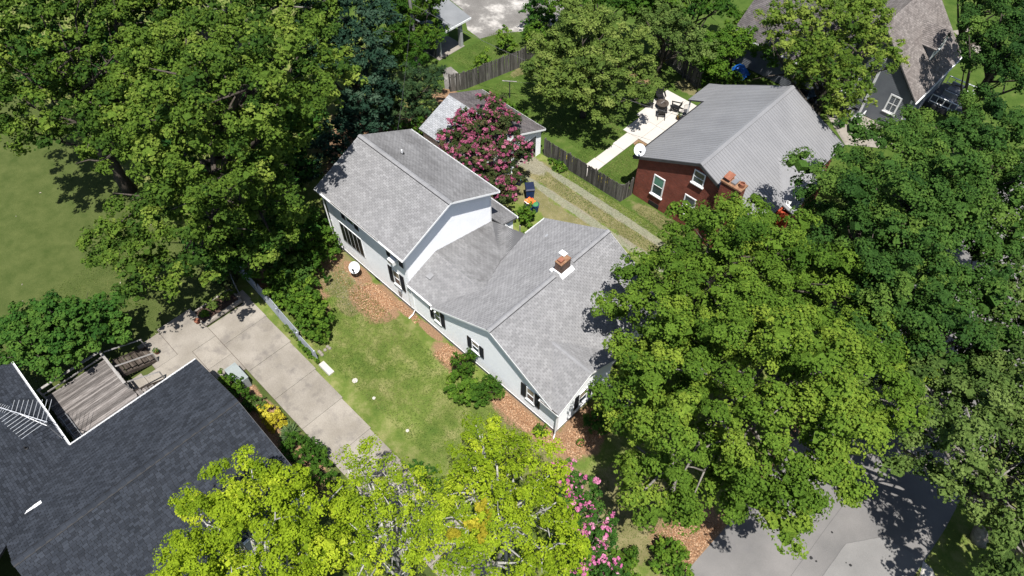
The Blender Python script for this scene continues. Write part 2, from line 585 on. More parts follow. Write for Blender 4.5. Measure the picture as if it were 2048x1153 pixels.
def ridge_cap(parent, a, b, s1, s2, mat='ridge_light', half=0.17, lift=0.05, piece=0.3, vent=True):
    """folded caps along a ridge a-b; s1, s2 are the downhill unit vectors of the two slopes"""
    a, b, s1, s2 = Vector(a), Vector(b), Vector(s1).normalized(), Vector(s2).normalized()
    L = (b - a).length
    e = (b - a).normalized()
    up = Vector((0, 0, lift))
    root = None
    n = max(1, round(L / piece))
    mb = MB()
    for i in range(n):
        p, q = a + e * (L * i / n), a + e * (L * (i + 1) / n - 0.004)
        z = Vector((0, 0, 0.008 * (i % 2)))
        vs = [p + up + z, q + up + z, q + up + z + s1 * half, p + up + z + s1 * half, q + up + z + s2 * half, p + up + z + s2 * half]
        dn = Vector((0, 0, -0.018))
        vs += [v + dn for v in vs]
        mb.add(vs, [(0, 1, 2, 3), (1, 0, 5, 4), (3, 2, 8, 9), (5, 11, 10, 4), (0, 3, 9, 6), (0, 6, 11, 5), (1, 7, 8, 2), (1, 4, 10, 7)],
               0.3 + 0.4 * random.random())
    cap = mb.build('ridge_cap', mat, parent)
    if vent:
        v = MB()
        z_ = Vector((0, 0, .032))
        for s_ in (s1, s2):
            v.prism([a + z_ + s_ * (half - .04), b + z_ + s_ * (half - .04), b + z_ + s_ * (half + .035), a + z_ + s_ * (half + .035)], (0, 0, -.03))
        v.build('vent_strip', 'vent_black', cap)
    return cap


def window(parent, fr, s0, s1, z0, z1, bars=1, cols=1, trim='trim_white', sill='trim_white', glass='glass', blind=0.0, tw=0.07, sillout=0.09, name='window'):
    m = MB()
    m.fbox(fr, s0, s0 + tw, 0, 0.055, z0, z1)
    m.fbox(fr, s1 - tw, s1, 0, 0.055, z0, z1)
    m.fbox(fr, s0 + tw, s1 - tw, 0, 0.055, z1 - tw, z1)
    m.fbox(fr, s0 + tw, s1 - tw, 0, 0.055, z0, z0 + tw)
    f = m.build(name, trim, parent)
    g = MB().fbox(fr, s0 + tw, s1 - tw, 0.004, 0.022, z0 + tw, z1 - tw)
    g.build('pane', glass, f)
    if blind:
        zb = z1 - tw - (z1 - z0 - 2 * tw) * blind
        MB().fbox(fr, s0 + tw + .01, s1 - tw - .01, 0.023, 0.028, zb, z1 - tw).build('blind', 'blind', f)
    b = MB()
    for i in range(bars):
        z = z0 + (z1 - z0) * (i + 1) / (bars + 1)
        b.fbox(fr, s0 + tw, s1 - tw, 0.022, 0.045, z - 0.025, z + 0.025)
    for i in range(1, cols):
        s = s0 + (s1 - s0) * i / cols
        b.fbox(fr, s - 0.022, s + 0.022, 0.022, 0.043, z0 + tw, z1 - tw)
    if b.v:
        b.build('sash_bar', trim, f)
    if sill:
        MB().fbox(fr, s0 - 0.06, s1 + 0.06, 0, sillout, z0 - 0.09, z0).build('sill', sill, f)
    return f


def shutter(parent, fr, s0, s1, z0, z1):
    m = MB()
    m.fbox(fr, s0, s0 + 0.05, 0.02, 0.065, z0, z1).fbox(fr, s1 - 0.05, s1, 0.02, 0.065, z0, z1)
    m.fbox(fr, s0 + .05, s1 - .05, 0.02, 0.065, z1 - 0.06, z1).fbox(fr, s0 + .05, s1 - .05, 0.02, 0.065, z0, z0 + 0.06)
    z = z0 + 0.06
    while z < z1 - 0.08:
        m.hexa([fr(s0 + .05, 0.022, z + .02), fr(s1 - .05, 0.022, z + .02), fr(s1 - .05, 0.03, z + .02), fr(s0 + .05, 0.03, z + .02),
                fr(s0 + .05, 0.022, z + .055), fr(s1 - .05, 0.022, z + .055), fr(s1 - .05, 0.055, z), fr(s0 + .05, 0.055, z)])
        z += 0.05
    m.build('shutter', 'shutter', parent)


def gutter(parent, a, b, out, mat='trim_white', w_=0.11):
    a, b, o = Vector(a), Vector(b), Vector(out).normalized()
    m = MB()
    z = Vector((0, 0, 1))
    for d0, d1, h0, h1 in ((0.0, 0.012, -0.12, 0.0), (0.0, w_, -0.13, -0.115), (w_ - 0.014, w_, -0.13, 0.0)):
        m.hexa([a + o * d0 + z * h0, b + o * d0 + z * h0, b + o * d1 + z * h0, a + o * d1 + z * h0,
                a + o * d0 + z * h1, b + o * d0 + z * h1, b + o * d1 + z * h1, a + o * d1 + z * h1])
    g = m.build('gutter', mat, parent)
    return g


# ------------------------------------------------------------------ foliage
def quads(name, V, mat, parent, tint):
    n = V.shape[0]
    me = bpy.data.meshes.new(name)
    me.vertices.add(n * 4)
    me.vertices.foreach_set('co', V.reshape(-1).astype(np.float32))
    me.loops.add(n * 4)
    me.loops.foreach_set('vertex_index', np.arange(n * 4, dtype=np.int32))
    me.polygons.add(n)
    me.polygons.foreach_set('loop_start', np.arange(0, n * 4, 4, dtype=np.int32))
    me.update(calc_edges=True)
    a = me.attributes.new('tint', 'FLOAT', 'FACE')
    a.data.foreach_set('value', np.clip(tint, 0, 1).astype(np.float32))
    me.materials.append(mat)
    return link(name, me, parent)


def unit(a):
    return a / (np.linalg.norm(a, axis=1, keepdims=True) + 1e-9)


def leaf_quads(C, Nn, size, aspect=0.9, fold=0.18):
    n = len(C)
    r = unit(RNG.normal(size=(n, 3)))
    t = unit(np.cross(Nn, r))
    b = np.cross(Nn, t)
    s = size[:, None]
    lift = Nn * s * fold * RNG.uniform(-0.4, 1.3, (n, 1))
    w_ = aspect * RNG.uniform(0.75, 1.25, (n, 1))
    return np.stack([C + t * s * 0.5, C + b * s * 0.5 * w_ + lift, C - t * s * 0.5, C - b * s * 0.5 * w_ + lift], axis=1)


CUBE = np.array([(-1, -1, -1), (1, -1, -1), (1, 1, -1), (-1, 1, -1), (-1, -1, 1), (1, -1, 1), (1, 1, 1), (-1, 1, 1)]) / math.sqrt(3)
CF = np.array([(3, 2, 1, 0), (4, 5, 6, 7), (0, 1, 5, 4), (1, 2, 6, 5), (2, 3, 7, 6), (3, 0, 4, 7)])


def cores(C, r, flat):
    """small closed leaf masses that fill the inside of the leaf sprays"""
    n = len(C)
    a = unit(RNG.normal(size=(n, 3)))
    b = unit(np.cross(a, RNG.normal(size=(n, 3))))
    c = np.cross(a, b)
    B = np.stack([a, b, c], 1)
    v = CUBE[None] * RNG.uniform(.8, 1.2, (n, 8, 1))
    w_ = np.einsum('nki,nij->nkj', v, B) * r[:, None, None] * np.array([1, 1, flat]) + C[:, None, :]
    return w_[:, CF, :].reshape(n * 6, 4, 3)


def foliage(clumps, cr, leaf, per, pal_bias, spread=0.32, flat=0.7, sub=8, drop=0.0, aspect=0.9, core=1):
    """clumps (n,3) centres, cr (n,) radii -> leaf quads and tints; each clump is a dome of leafy lumps"""
    n = len(clumps)
    d = unit(RNG.normal(size=(n * sub, 3)) * np.array([1, 1, .8]) + np.array([0, 0, 0.4]))
    ci = np.repeat(np.arange(n), sub)
    sc = clumps[ci] + d * (cr[ci] * RNG.uniform(0.50, 0.82, n * sub))[:, None] * np.array([1, 1, flat])
    sr = cr[ci] * RNG.uniform(0.32, 0.52, n * sub)
    m = max(1, int(per / sub))
    li = np.repeat(np.arange(n * sub), m)
    d2 = RNG.normal(size=(len(li), 3)) + 0.7 * d[li] + np.array([0, 0, 0.45])
    d2 = unit(d2)
    C = sc[li] + d2 * (sr[li] * RNG.uniform(0.85, 1.12, len(li)))[:, None] * np.array([1, 1, 0.8])
    C[:, 2] -= drop * RNG.random(len(li))
    Nn = unit(0.6 * d2 + 0.2 * d[li] + np.array([0, 0, 0.4]) + spread * RNG.normal(size=(len(li), 3)))
    size = leaf * RNG.uniform(0.6, 1.45, len(li))
    ct = RNG.normal(pal_bias, 0.21, n)
    st = RNG.normal(0, 0.09, n * sub)
    tint = ct[ci[li]] + st[li] + RNG.normal(0, 0.09, len(li))
    V = leaf_quads(C, Nn, size, aspect)
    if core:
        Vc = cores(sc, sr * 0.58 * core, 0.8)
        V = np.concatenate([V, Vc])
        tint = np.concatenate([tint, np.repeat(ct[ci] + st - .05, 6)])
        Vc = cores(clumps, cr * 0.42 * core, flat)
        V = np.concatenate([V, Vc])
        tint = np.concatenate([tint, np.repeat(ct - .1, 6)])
    return V, tint


def lobe_clumps(lobes, cr, dens=1.0, low=-0.35, inner=0.35, gap=1.12):
    """clump centres over the outside of a union of ellipsoid lobes (x, y, z, rx, ry, rz), some inside"""
    L = np.array(lobes, float)
    pts = []
    for i, l in enumerate(L):
        area = 4 * math.pi * ((l[3] * l[4]) ** 1.6 / 3 + 2 * ((l[3] + l[4]) / 2 * l[5]) ** 1.6 / 3) ** (1 / 1.6)
        n = max(3, int(dens * area * 0.62 / (math.pi * cr * cr) * 2.2))
        d = unit(RNG.normal(size=(n * 3, 3)))
        d = d[d[:, 2] > low][:n]
        # bumpy outline: low-frequency lumps per lobe
        ph = RNG.uniform(0, 6.28, 6)
        k = 1 + 0.10 * np.sin(3 * d[:, 0] + ph[0]) + 0.10 * np.sin(4 * d[:, 1] + ph[1]) + 0.08 * np.sin(5 * d[:, 2] + ph[2]) + RNG.normal(0, .13, len(d))
        pts.append((l[:3] + d * l[3:6] * (k - cr * 0.45 / l[3:6].mean())[:, None], i))
        n2 = int(n * inner)
        d = unit(RNG.normal(size=(n2, 3)))
        pts.append((l[:3] + d * l[3:6] * RNG.uniform(0.3, 0.72, (n2, 1)), i))
    out = []
    for p, i in pts:
        keep = np.ones(len(p), bool)
        for j, l in enumerate(L):
            if j != i:
                q = np.linalg.norm((p - l[:3]) / l[3:6], axis=1)
                keep &= q > 0.70
        out.append(p[keep])
    P_ = np.concatenate(out)
    P_ = P_[RNG.permutation(len(P_))]
    acc = np.zeros((len(P_), 3))
    na = 0
    lim = (cr * gap) ** 2
    for p in P_:
        if na == 0 or ((acc[:na] - p) ** 2).sum(1).min() > lim:
            acc[na] = p
            na += 1
    return acc[:na]


def branches(mb, base, top, tips, r0, thick=1.0, n=7, wob=0.35):
    """tapered trunk from base to top and limbs that fork from it towards the tips"""
    base, top = Vector(base), Vector(top)
    pts, rad = [], []
    K = 7
    for i in range(K + 1):
        t = i / K
        p = base.lerp(top, t)
        if 0 < i < K:
            p += Vector((random.gauss(0, wob * .35), random.gauss(0, wob * .35), 0))
        pts.append(p)
        rad.append(r0 * (1.25 if i == 0 else 1 - 0.62 * t))
    mb.tube(pts, rad, n)
    for tip in tips:
        tip = Vector(tip)
        i = random.randint(2, K - 1)
        a = pts[i]
        L = (tip - a).length
        mid = a.lerp(tip, 0.5) + Vector((random.gauss(0, wob), random.gauss(0, wob), -0.06 * L + random.random() * 0.16 * L))
        q1 = a.lerp(mid, 0.5) + Vector((random.gauss(0, wob * .4), random.gauss(0, wob * .4), 0))
        q2 = mid.lerp(tip, 0.55) + Vector((random.gauss(0, wob * .4), random.gauss(0, wob * .4), random.gauss(0, wob * .3)))
        r = min(rad[i] * 0.6, (0.015 + L * 0.017) * thick)
        mb.tube([a, q1, mid, q2, tip], [r, r * .85, r * .65, r * .42, r * .14], max(5, n - 2))
        for q, s_ in ((mid, 0.5), (q2, 0.35)):
            e_ = q + Vector((random.gauss(0, 1), random.gauss(0, 1), random.gauss(0.3, .5))).normalized() * L * s_ * 0.6
            m2 = q.lerp(e_, 0.5) + Vector((random.gauss(0, .1), random.gauss(0, .1), .08))
            mb.tube([q, m2, e_], [r * .5, r * .33, r * .1], 5)


PAL = {}


def pal(name, c0, c1, c2, trans=0.2):
    PAL[name] = leaf_mat('leaf_' + name, c0, c1, c2, trans)


pal('maple', (0.050, 0.108, 0.012), (0.112, 0.195, 0.022), (0.220, 0.300, 0.036))
pal('maple_dark', (0.024, 0.066, 0.014), (0.058, 0.126, 0.022), (0.118, 0.195, 0.034))
pal('poplar', (0.034, 0.078, 0.012), (0.105, 0.175, 0.022), (0.235, 0.300, 0.052))
pal('yellowgreen', (0.180, 0.275, 0.015), (0.330, 0.440, 0.024), (0.500, 0.570, 0.044), 0.35)
pal('magnolia', (0.010, 0.030, 0.018), (0.025, 0.060, 0.034), (0.065, 0.110, 0.068), 0.12)
pal('privet', (0.020, 0.062, 0.008), (0.050, 0.115, 0.012), (0.095, 0.165, 0.018))
pal('hemlock', (0.018, 0.042, 0.018), (0.040, 0.078, 0.028), (0.080, 0.125, 0.042), 0.18)
pal('oak', (0.046, 0.088, 0.020), (0.095, 0.155, 0.034), (0.160, 0.225, 0.058))
pal('dogwood', (0.060, 0.104, 0.022), (0.128, 0.190, 0.036), (0.225, 0.280, 0.068))
pal('boxwood', (0.018, 0.062, 0.012), (0.044, 0.118, 0.018), (0.092, 0.180, 0.028), 0.2)
pal('bright', (0.040, 0.100, 0.012), (0.085, 0.170, 0.018), (0.150, 0.240, 0.026))
pal('golden', (0.30, 0.26, 0.020), (0.48, 0.42, 0.035), (0.62, 0.56, 0.075))
pal('myrtle_leaf', (0.030, 0.050, 0.016), (0.060, 0.085, 0.026), (0.13, 0.10, 0.05))
pal('bloom_deep', (0.27, 0.075, 0.13), (0.46, 0.115, 0.23), (0.64, 0.25, 0.35), 0.25)
pal('bloom_pink', (0.52, 0.13, 0.31), (0.68, 0.22, 0.43), (0.80, 0.40, 0.57), 0.25)
pal('yucca', (0.050, 0.095, 0.040), (0.10, 0.17, 0.065), (0.20, 0.27, 0.10))
pal('grass', (0.085, 0.135, 0.026), (0.130, 0.180, 0.040), (0.22, 0.23, 0.080), 0.2)
pal('chip', (0.17, 0.080, 0.042), (0.38, 0.205, 0.11), (0.62, 0.43, 0.28), 0.0)
pal('dead', (0.20, 0.17, 0.13), (0.33, 0.29, 0.23), (0.45, 0.40, 0.33), 0.0)


def tree(name, label, lobes, p, leaf=0.17, cr=0.85, per=120, dens=1.0, base=None, trunk=0.28, bark='bark', group=None, cat='tree',
         flat=0.65, bias=0.5, limbs=16, low=-0.35, inner=0.35, squash=0.75, spread=0.32, drop=0.0, aspect=0.9, bloom=None, px=True, zlow=None, wob=.35, topk=.75, gap=1.12, core=1, thick=1.0):
    L = []
    for l in lobes:
        x, y = at(l[0], l[1], l[2]) if px else (l[0], l[1])
        sq = l[4] if len(l) > 4 else squash
        L.append((x, y, l[2], l[3], l[3], l[3] * sq))
    A = np.array(L)
    if base is None:
        base = (A[:, 0].mean(), A[:, 1].mean())
    e = thing(name, label, cat, (base[0], base[1], 0), group)
    cl = lobe_clumps(L, cr, dens, low, inner, gap)
    if zlow is not None:
        cl = cl[cl[:, 2] > zlow]
    top = (A[:, 0].mean() * .6 + base[0] * .4, A[:, 1].mean() * .6 + base[1] * .4, (A[:, 2] + A[:, 5] * 0.4).max() * topk)
    mb = MB()
    tips = cl[RNG.choice(len(cl), min(limbs, len(cl)), replace=False)]
    branches(mb, (base[0], base[1], -0.2), top, tips, trunk, thick, n=8, wob=wob)
    mb.build('trunk', bark, e, smooth=True)
    rad = cr * RNG.uniform(0.7, 1.3, len(cl))
    V, t = foliage(cl, rad, leaf, per, bias, spread, flat, drop=drop, aspect=aspect, core=core)
    quads('crown', V, PAL[p], e, t)
    if bloom:
        pn, frac, bl, bper, bz = bloom
        sel = cl[(cl[:, 2] > bz)]
        sel = sel[RNG.random(len(sel)) < frac]
        sel = np.repeat(sel, 3, axis=0)
        off = unit(RNG.normal(size=(len(sel), 3)) + np.array([0, 0, .7])) * cr * RNG.uniform(.6, 1.1, (len(sel), 1))
        V, t = foliage(sel + off, cr * RNG.uniform(.2, .6, len(sel)), bl, int(bper / 3), 0.5, 0.6, 0.9, sub=4, core=0)
        quads('blossom', V, PAL[pn], e, t)
    return e


def shrub(name, label, xy, r, p, leaf=0.09, cr=0.28, per=45, dens=1.0, bias=0.5, group=None, rows=None, cat='shrub', spread=.32, z0=None):
    """r = (rx, ry, height)"""
    lobes = rows or [(xy[0], xy[1], r[2] * 0.5, r[0], r[1], r[2] * 0.55)]
    e = thing(name, label, cat, (xy[0], xy[1], z0 or 0.0), group)
    if z0:
        lobes = [(a, b, c + z0, d, f, g) for a, b, c, d, f, g in lobes]
    cl = lobe_clumps(lobes, cr, dens, -0.5, 0.3)
    cl = cl[cl[:, 2] > 0.05 + (z0 or 0)]
    mb = MB()
    for q in cl[RNG.choice(len(cl), min(7, len(cl)), replace=False)]:
        mb.tube([(xy[0] + random.gauss(0, .08), xy[1] + random.gauss(0, .08), (z0 or 0) - 0.05), (q[0] * .5 + xy[0] * .5, q[1] * .5 + xy[1] * .5, q[2] * .6), q], [.03, .02, .008], 5)
    mb.build('stem', 'bark', e)
    V, t = foliage(cl, cr * RNG.uniform(.7, 1.3, len(cl)), leaf, per, bias, spread, 0.8, sub=5)
    quads('foliage', V, PAL[p], e, t)
    return e


# ================================================================== SETTING: ground, road, paving
def ground_mat():
    m, nt, b = new_mat('lawn_ground')
    pos = wpos(nt)
    sep = N(nt, 'ShaderNodeSeparateXYZ')
    nt.links.new(pos, sep.inputs[0])
    n_big = noise(nt, 0.22, 5)
    n_mid = noise(nt, 0.9, 6, rough=0.65)
    n_fine = noise(nt, 14, 4, rough=0.7)
    n_edge = noise(nt, 0.75, 7, rough=0.68)
    g1 = ramp(nt, n_mid, [(0.3, (0.078, 0.125, 0.022)), (0.48, (0.130, 0.166, 0.036)), (0.68, (0.250, 0.235, 0.095))])
    g2 = ramp(nt, n_big, [(0.3, 0.78), (0.7, 1.18)])
    g = mixc(nt, 1.0, g1, g2, 'MULTIPLY')
    # the far-left lawn is a darker turf, the back lawns a fresher green
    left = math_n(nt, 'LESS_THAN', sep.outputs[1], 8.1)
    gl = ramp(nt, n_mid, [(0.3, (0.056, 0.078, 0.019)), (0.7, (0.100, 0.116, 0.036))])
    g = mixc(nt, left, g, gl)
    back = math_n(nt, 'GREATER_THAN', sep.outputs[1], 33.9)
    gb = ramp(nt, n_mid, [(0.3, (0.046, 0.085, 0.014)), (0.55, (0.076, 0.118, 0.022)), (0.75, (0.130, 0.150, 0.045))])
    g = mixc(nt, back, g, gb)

    def blobs(lst, amp):
        res = None
        for cx, cy, rx, ry in lst:
            mp = N(nt, 'ShaderNodeMapping')
            mp.inputs['Location'].default_value = (-cx / rx, -cy / ry, 0)
            mp.inputs['Scale'].default_value = (1 / rx, 1 / ry, 0)
            nt.links.new(pos, mp.inputs[0])
            ln = N(nt, 'ShaderNodeVectorMath', operation='LENGTH')
            nt.links.new(mp.outputs[0], ln.inputs[0])
            v = math_n(nt, 'SUBTRACT', 1.0, ln.outputs['Value'])
            res = v if res is None else math_n(nt, 'MAXIMUM', res, v)
        e_ = math_n(nt, 'SUBTRACT', n_edge, 0.5)
        res = math_n(nt, 'ADD', res, math_n(nt, 'MULTIPLY', e_, amp))
        return ramp(nt, res, [(0.0, 0.0), (0.18, 1.0)])

    fine = ramp(nt, n_fine, [(0.28, 0.72), (0.72, 1.14)])
    straw_c = ramp(nt, n_mid, [(0.3, (0.15, 0.125, 0.058)), (0.7, (0.255, 0.205, 0.115))])
    straw = blobs([(-30.2, 13.9, 2.2, 1.5), (-28.6, 12.9, 1.3, 0.7), (-32, 14.6, 1.4, 1.3), (-12.5, 14.0, 2.6, 1.5),
                   (-17.5, 34.7, 3.6, 0.8), (-22, 29.6, 5.5, 1.1), (-27, 29.6, 1.8, 1.2), (-24, 31.9, 6.5, 0.75), (-16, 31.9, 6, 0.8), (-28.5, 32.2, 2.0, 1.2),
                   (-5, 15.5, 3.5, 3.0), (-26, 50, 1.6, 1.2), (-33, 49, 2, 1.2), (-9, 13.6, 3, 1.6), (-38.8, 41.0, .6, 1.3)], 1.5)
    g = mixc(nt, math_n(nt, 'MULTIPLY', straw, 0.8), g, straw_c)
    soil_c = ramp(nt, n_fine, [(0.3, (0.155, 0.085, 0.052)), (0.7, (0.37, 0.225, 0.14))])
    mul = blobs([(-27.6, 14.5, 2.3, 1.5), (-25.5, 15.55, 1.2, 0.4), (-23, 15.6, 1.3, .35), (-20.3, 15.1, 1.7, 0.95), (-14.6, 15.2, 2.4, 0.95), (-12, 15.4, 1.3, 0.9),
                 (-10.6, 17.2, 1.5, 2.6), (-2.4, 16.4, 1.7, 2.5), (-1.3, 18, .5, 4.5), (-30.5, 15.3, 1.6, .6), (-34, 14.2, 2.5, 1.5), (-26.4, 43.2, .4, .4),
                 (-1.4, 24, .45, 7), (-24.5, 40.6, .8, .5), (-24.5, 3.9, 6.5, 1.1), (-34.3, 33.6, 4, 1.0), (-30, 47.8, 1.6, .6), (-38, 25.5, 8, 6), (-34, 11.5, 5, 2.0), (-40.5, 33.5, 2.0, 1.2)], 1.1)
    g = mixc(nt, mul, g, soil_c)
    vor = N(nt, 'ShaderNodeTexVoronoi')
    vor.inputs['Scale'].default_value = 16
    nt.links.new(pos, vor.inputs['Vector'])
    gr_c = ramp(nt, vor.outputs['Color'], [(0.1, (0.19, 0.165, 0.14)), (0.9, (0.36, 0.325, 0.285))])
    grav = blobs([(-23, 30.95, 7.2, 0.42), (-11, 31.05, 11, 0.55), (-22, 32.85, 9, 0.42), (-9, 32.75, 10, .5), (-30, 32.4, 2.6, 0.9)], 0.9)
    g = mixc(nt, math_n(nt, 'MULTIPLY', grav, 0.66), g, gr_c)
    g = mixc(nt, 1.0, g, fine, 'MULTIPLY')
    g = mixc(nt, 1.0, g, (0.76, 0.80, 0.77), 'MULTIPLY')
    nt.links.new(g, b.inputs['Base Color'])
    b.inputs['Roughness'].default_value = 0.95
    b.inputs['Specular IOR Level'].default_value = 0.1
    bump(nt, b, n_fine, 0.6, 0.03)
    return m


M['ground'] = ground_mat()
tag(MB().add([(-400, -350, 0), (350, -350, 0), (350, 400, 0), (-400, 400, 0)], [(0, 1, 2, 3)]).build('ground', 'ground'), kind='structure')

# road along Y in front of the houses
rd = MB()
ys = list(range(-60, 121, 3))
lft = [(-1.05 + 0.10 * math.sin(y * 0.7) + 0.07 * math.sin(y * 1.9), y, 0.005) for y in ys]
rgt = [(7.8 + 0.12 * math.sin(y * 0.5 + 1), y, 0.005) for y in ys]
for i in range(len(ys) - 1):
    rd.add([lft[i], rgt[i], rgt[i + 1], lft[i + 1]], [(0, 1, 2, 3)])
road = tag(rd.build('road', 'asphalt'), kind='structure')
MB().add([(4.2, 16, .009), (7.3, 16, .009), (7.4, 24.3, .009), (5.6, 24.0, .009), (4.3, 22.2, .009)], [(0, 1, 2, 3, 4)]).build('asphalt_patch', 'asphalt_patch', road)
cr = MB()
for a, b in (((2.9, 10), (3.15, 26)), ((3.15, 26), (2.95, 40)), ((4.2, 15.9), (4.3, 22.2)), ((4.3, 22.2), (5.6, 24.0))):
    a, b = Vector((*a, .012)), Vector((*b, .012))
    n = Vector((-(b - a).y, (b - a).x, 0)).normalized() * 0.011
    prev = a
    for k in range(1, 13):
        q = a.lerp(b, k / 12) + Vector((random.gauss(0, .008), random.gauss(0, .008), 0))
        cr.add([prev - n, q - n, q + n, prev + n], [(0, 1, 2, 3)])
        prev = q
cr.build('crack_seal', 'asphalt_dark', road)
sp = MB()
for px, py, r in ((1622, 1116, .08), (1632, 1123, .05), (1701, 1131, .07), (1664, 1065, .05), (1692, 1126, .03)):
    x, y = at(px, py)
    sp.add([(x + r * math.cos(t) * (1 + .5 * random.random()), y + r * math.sin(t) * (1 + .5 * random.random()), .011) for t in np.linspace(0, 5.5, 9)], [tuple(range(9))])
sp.build('oil_stain', 'black', road)
tag(MB().add([(x, y, 0.014) for x, y in (at(1846, 1122), at(1864, 1138), at(1880, 1175), at(1835, 1175))], [(0, 1, 2, 3)]).build('drive_apron', 'concrete_new'), kind='structure')

# back lane, broken paving behind the fence
bl = MB()
bl.add([(x, y, 0.006) for x, y in (at(935, 60), at(960, 78), at(1000, 67), at(1060, 62), at(1110, 50), at(1160, -40), at(930, -60), at(900, 0), at(925, 20))], [tuple(range(9))])
tag(bl.build('back_lane', 'asphalt_old'), kind='structure')
sd = MB().add([(x, y, 0.006) for x, y in (at(885, 138), at(902, 134), at(930, 158), at(920, 182), at(890, 178))], [(0, 1, 2, 3, 4)])
tag(sd.build('back_path', 'asphalt_old'), kind='structure')
tag(MB().add([(x, y, 0.006) for x, y in (at(1905, 62), at(1955, 108), at(1975, 92), at(1950, 55))], [tuple(range(4))]).build('front_walk', 'concrete'), kind='structure')
tag(MB().add([(x, y, 0.006) for x, y in (at(1650, 225), at(1690, 290), at(1800, 300), at(1780, 180), at(1700, 180))], [tuple(range(5))]).build('side_drive', 'concrete'), kind='structure')


def slabs(name, rects, mat, h=0.06, gap=0.012, label=None):
    """paving as single slabs with open joints over a dark bed"""
    bed = MB()
    for x0, x1, y0, y1 in rects:
        bed.box(x0, x1, y0, y1, -0.15, 0.012)
    o = tag(bed.build(name, 'soil'), kind='structure')
    for x0, x1, y0, y1 in rects:
        m = MB().box(x0 + gap, x1 - gap, y0 + gap, y1 - gap, 0.013, h + random.uniform(-.004, .004), random.random())
        m.build('slab', mat, o)
    return o


xs = [-35.1, -31.95, -29.0, -26.05, -23.1, -20.15, -17.2, -14.25, -11.3, -8.35, -5.4, -2.45]
rects = [(a, b, 5.15, 8.55 - 0.03 * (a + 35)) for a, b in zip(xs, xs[1:])]
rects[0] = (-34.0, -31.95, 5.15, 8.5)
rects += [(-35.1, -34.0, 7.95, 8.6), (-36.3, -33.0, 2.6, 5.15), (-33.0, -31.0, 3.4, 5.15), (-31.0, -29.3, 3.4, 5.15), (-36.0, -33.5, 1.0, 2.6), (-33.5, -31.0, 0.2, 3.4), (-31.0, -29.9, 0.2, 3.4), (-33.9, -29.9, -0.75, 0.2)]
slabs('concrete_driveway', rects, 'concrete')
slabs('patio', [(-26.15, -25.0, 34.3, 36.6), (-26.1, -25.0, 36.6, 39.0), (-26.2, -25.0, 39.0, 41.0), (-26.7, -24.9, 41.0, 43.4), (-24.9, -23.0, 41.0, 43.4),
                (-27.15, -25.0, 43.4, 46.0), (-25.0, -22.8, 43.4, 46.0), (-27.3, -25.1, 46.0, 48.1), (-25.1, -22.9, 46.0, 48.1)], 'concrete_new')

# ================================================================== WHITE HOUSE
wh = thing('white_house', 'white sided house with light grey shingle roofs, two-storey rear and low front wing', 'house', (-21, 19, 0))
LW = 15.85
frL = frame((0, LW), (1, 0), (0, -1))          # left wall, s = x
frM = frame((0, 15.857), (1, 0), (0, -1))
frF = frame((-11.75, 0), (0, 1), (1, 0))       # front wall, s = y
fr2 = frame((-25.1, 0), (0, 1), (1, 0))
frB = frame((-33.45, 0), (0, 1), (-1, 0))
frR2 = frame((0, 23.65), (1, 0), (0, 1))
frR = frame((0, 26.3), (1, 0), (0, 1))
wl = MB()
lap_wall(wl, frL, [(-33.45, 0.45), (-25.1, 0.45), (-25.1, 6.12), (-33.45, 6.12)])
lap_wall(wl, fr2, [(LW, 0.45), (23.65, 0.45), (23.65, 6.2), (19.73, 8.03), (LW, 6.2)])
lap_wall(wl, frB, [(LW, 0.45), (23.65, 0.45), (23.65, 6.2), (19.73, 8.03), (LW, 6.2)])
lap_wall(wl, frR2, [(-33.45, 0.45), (-25.1, 0.45), (-25.1, 6.12), (-33.45, 6.12)])
wl.build('upper_block_wall', 'siding_white', wh)
wl = MB()
lap_wall(wl, frM, [(-25.08, 0.45), (-22.2, 0.45), (-22.2, 3.05), (-25.08, 3.05)])
wl.build('link_wall', 'siding_white', wh)
wl = MB()
lap_wall(wl, frame((0, 24.2), (1, 0), (0, 1)), [(-25.08, 0.45), (-22.2, 0.45), (-22.2, 3.0), (-24.3, 2.95), (-25.08, 2.9)])
wl.build('link_wall', 'siding_white', wh)
wl = MB()
lap_wall(wl, frL, [(-22.2, 0.45), (-12.2, 0.45), (-12.2, 3.05), (-17.15, 5.82), (-22.2, 3.05)])
lap_wall(wl, frL, [(-12.2, 0.45), (-11.75, 0.45), (-11.75, 3.05), (-12.2, 3.05)])
lap_wall(wl, frF, [(LW, 0.45), (20.9, 0.45), (20.9, 3.15), (18.33, 4.36), (LW, 3.15)])
lap_wall(wl, frame((-12.3, 0), (0, 1), (1, 0)), [(20.9, 0.45), (26.3, 0.45), (26.3, 3.0), (20.9, 3.0)])
lap_wall(wl, frR, [(-22.2, 0.45), (-12.3, 0.45), (-12.3, 3.05), (-17.15, 5.82), (-22.2, 3.05)])
lap_wall(wl, frame((-22.2, 0), (0, 1), (-1, 0)), [(24.2, 0.45), (26.3, 0.45), (26.3, 3.0), (24.2, 3.0)])
wl.build('front_block_wall', 'siding_white', wh)
MB().box(-33.42, -25.13, 15.88, 23.62, -0.3, 0.45).box(-25.12, -22.18, 15.885, 24.17, -0.3, 0.44).box(-22.17, -12.33, 15.88, 26.27, -0.3, 0.45).box(
    -12.33, -11.78, 15.88, 20.87, -0.3, 0.449).build('foundation', 'foundation', wh)
for f_, a, b in ((frL, -33.47, -25.1), (frM, -25.1, -22.2), (frL, -22.2, -11.75), (frF, 15.86, 20.92)):
    MB().fbox(f_, a, b, 0.004, 0.03, 0.40, 0.46).build('base_trim', 'trim_white', wh)
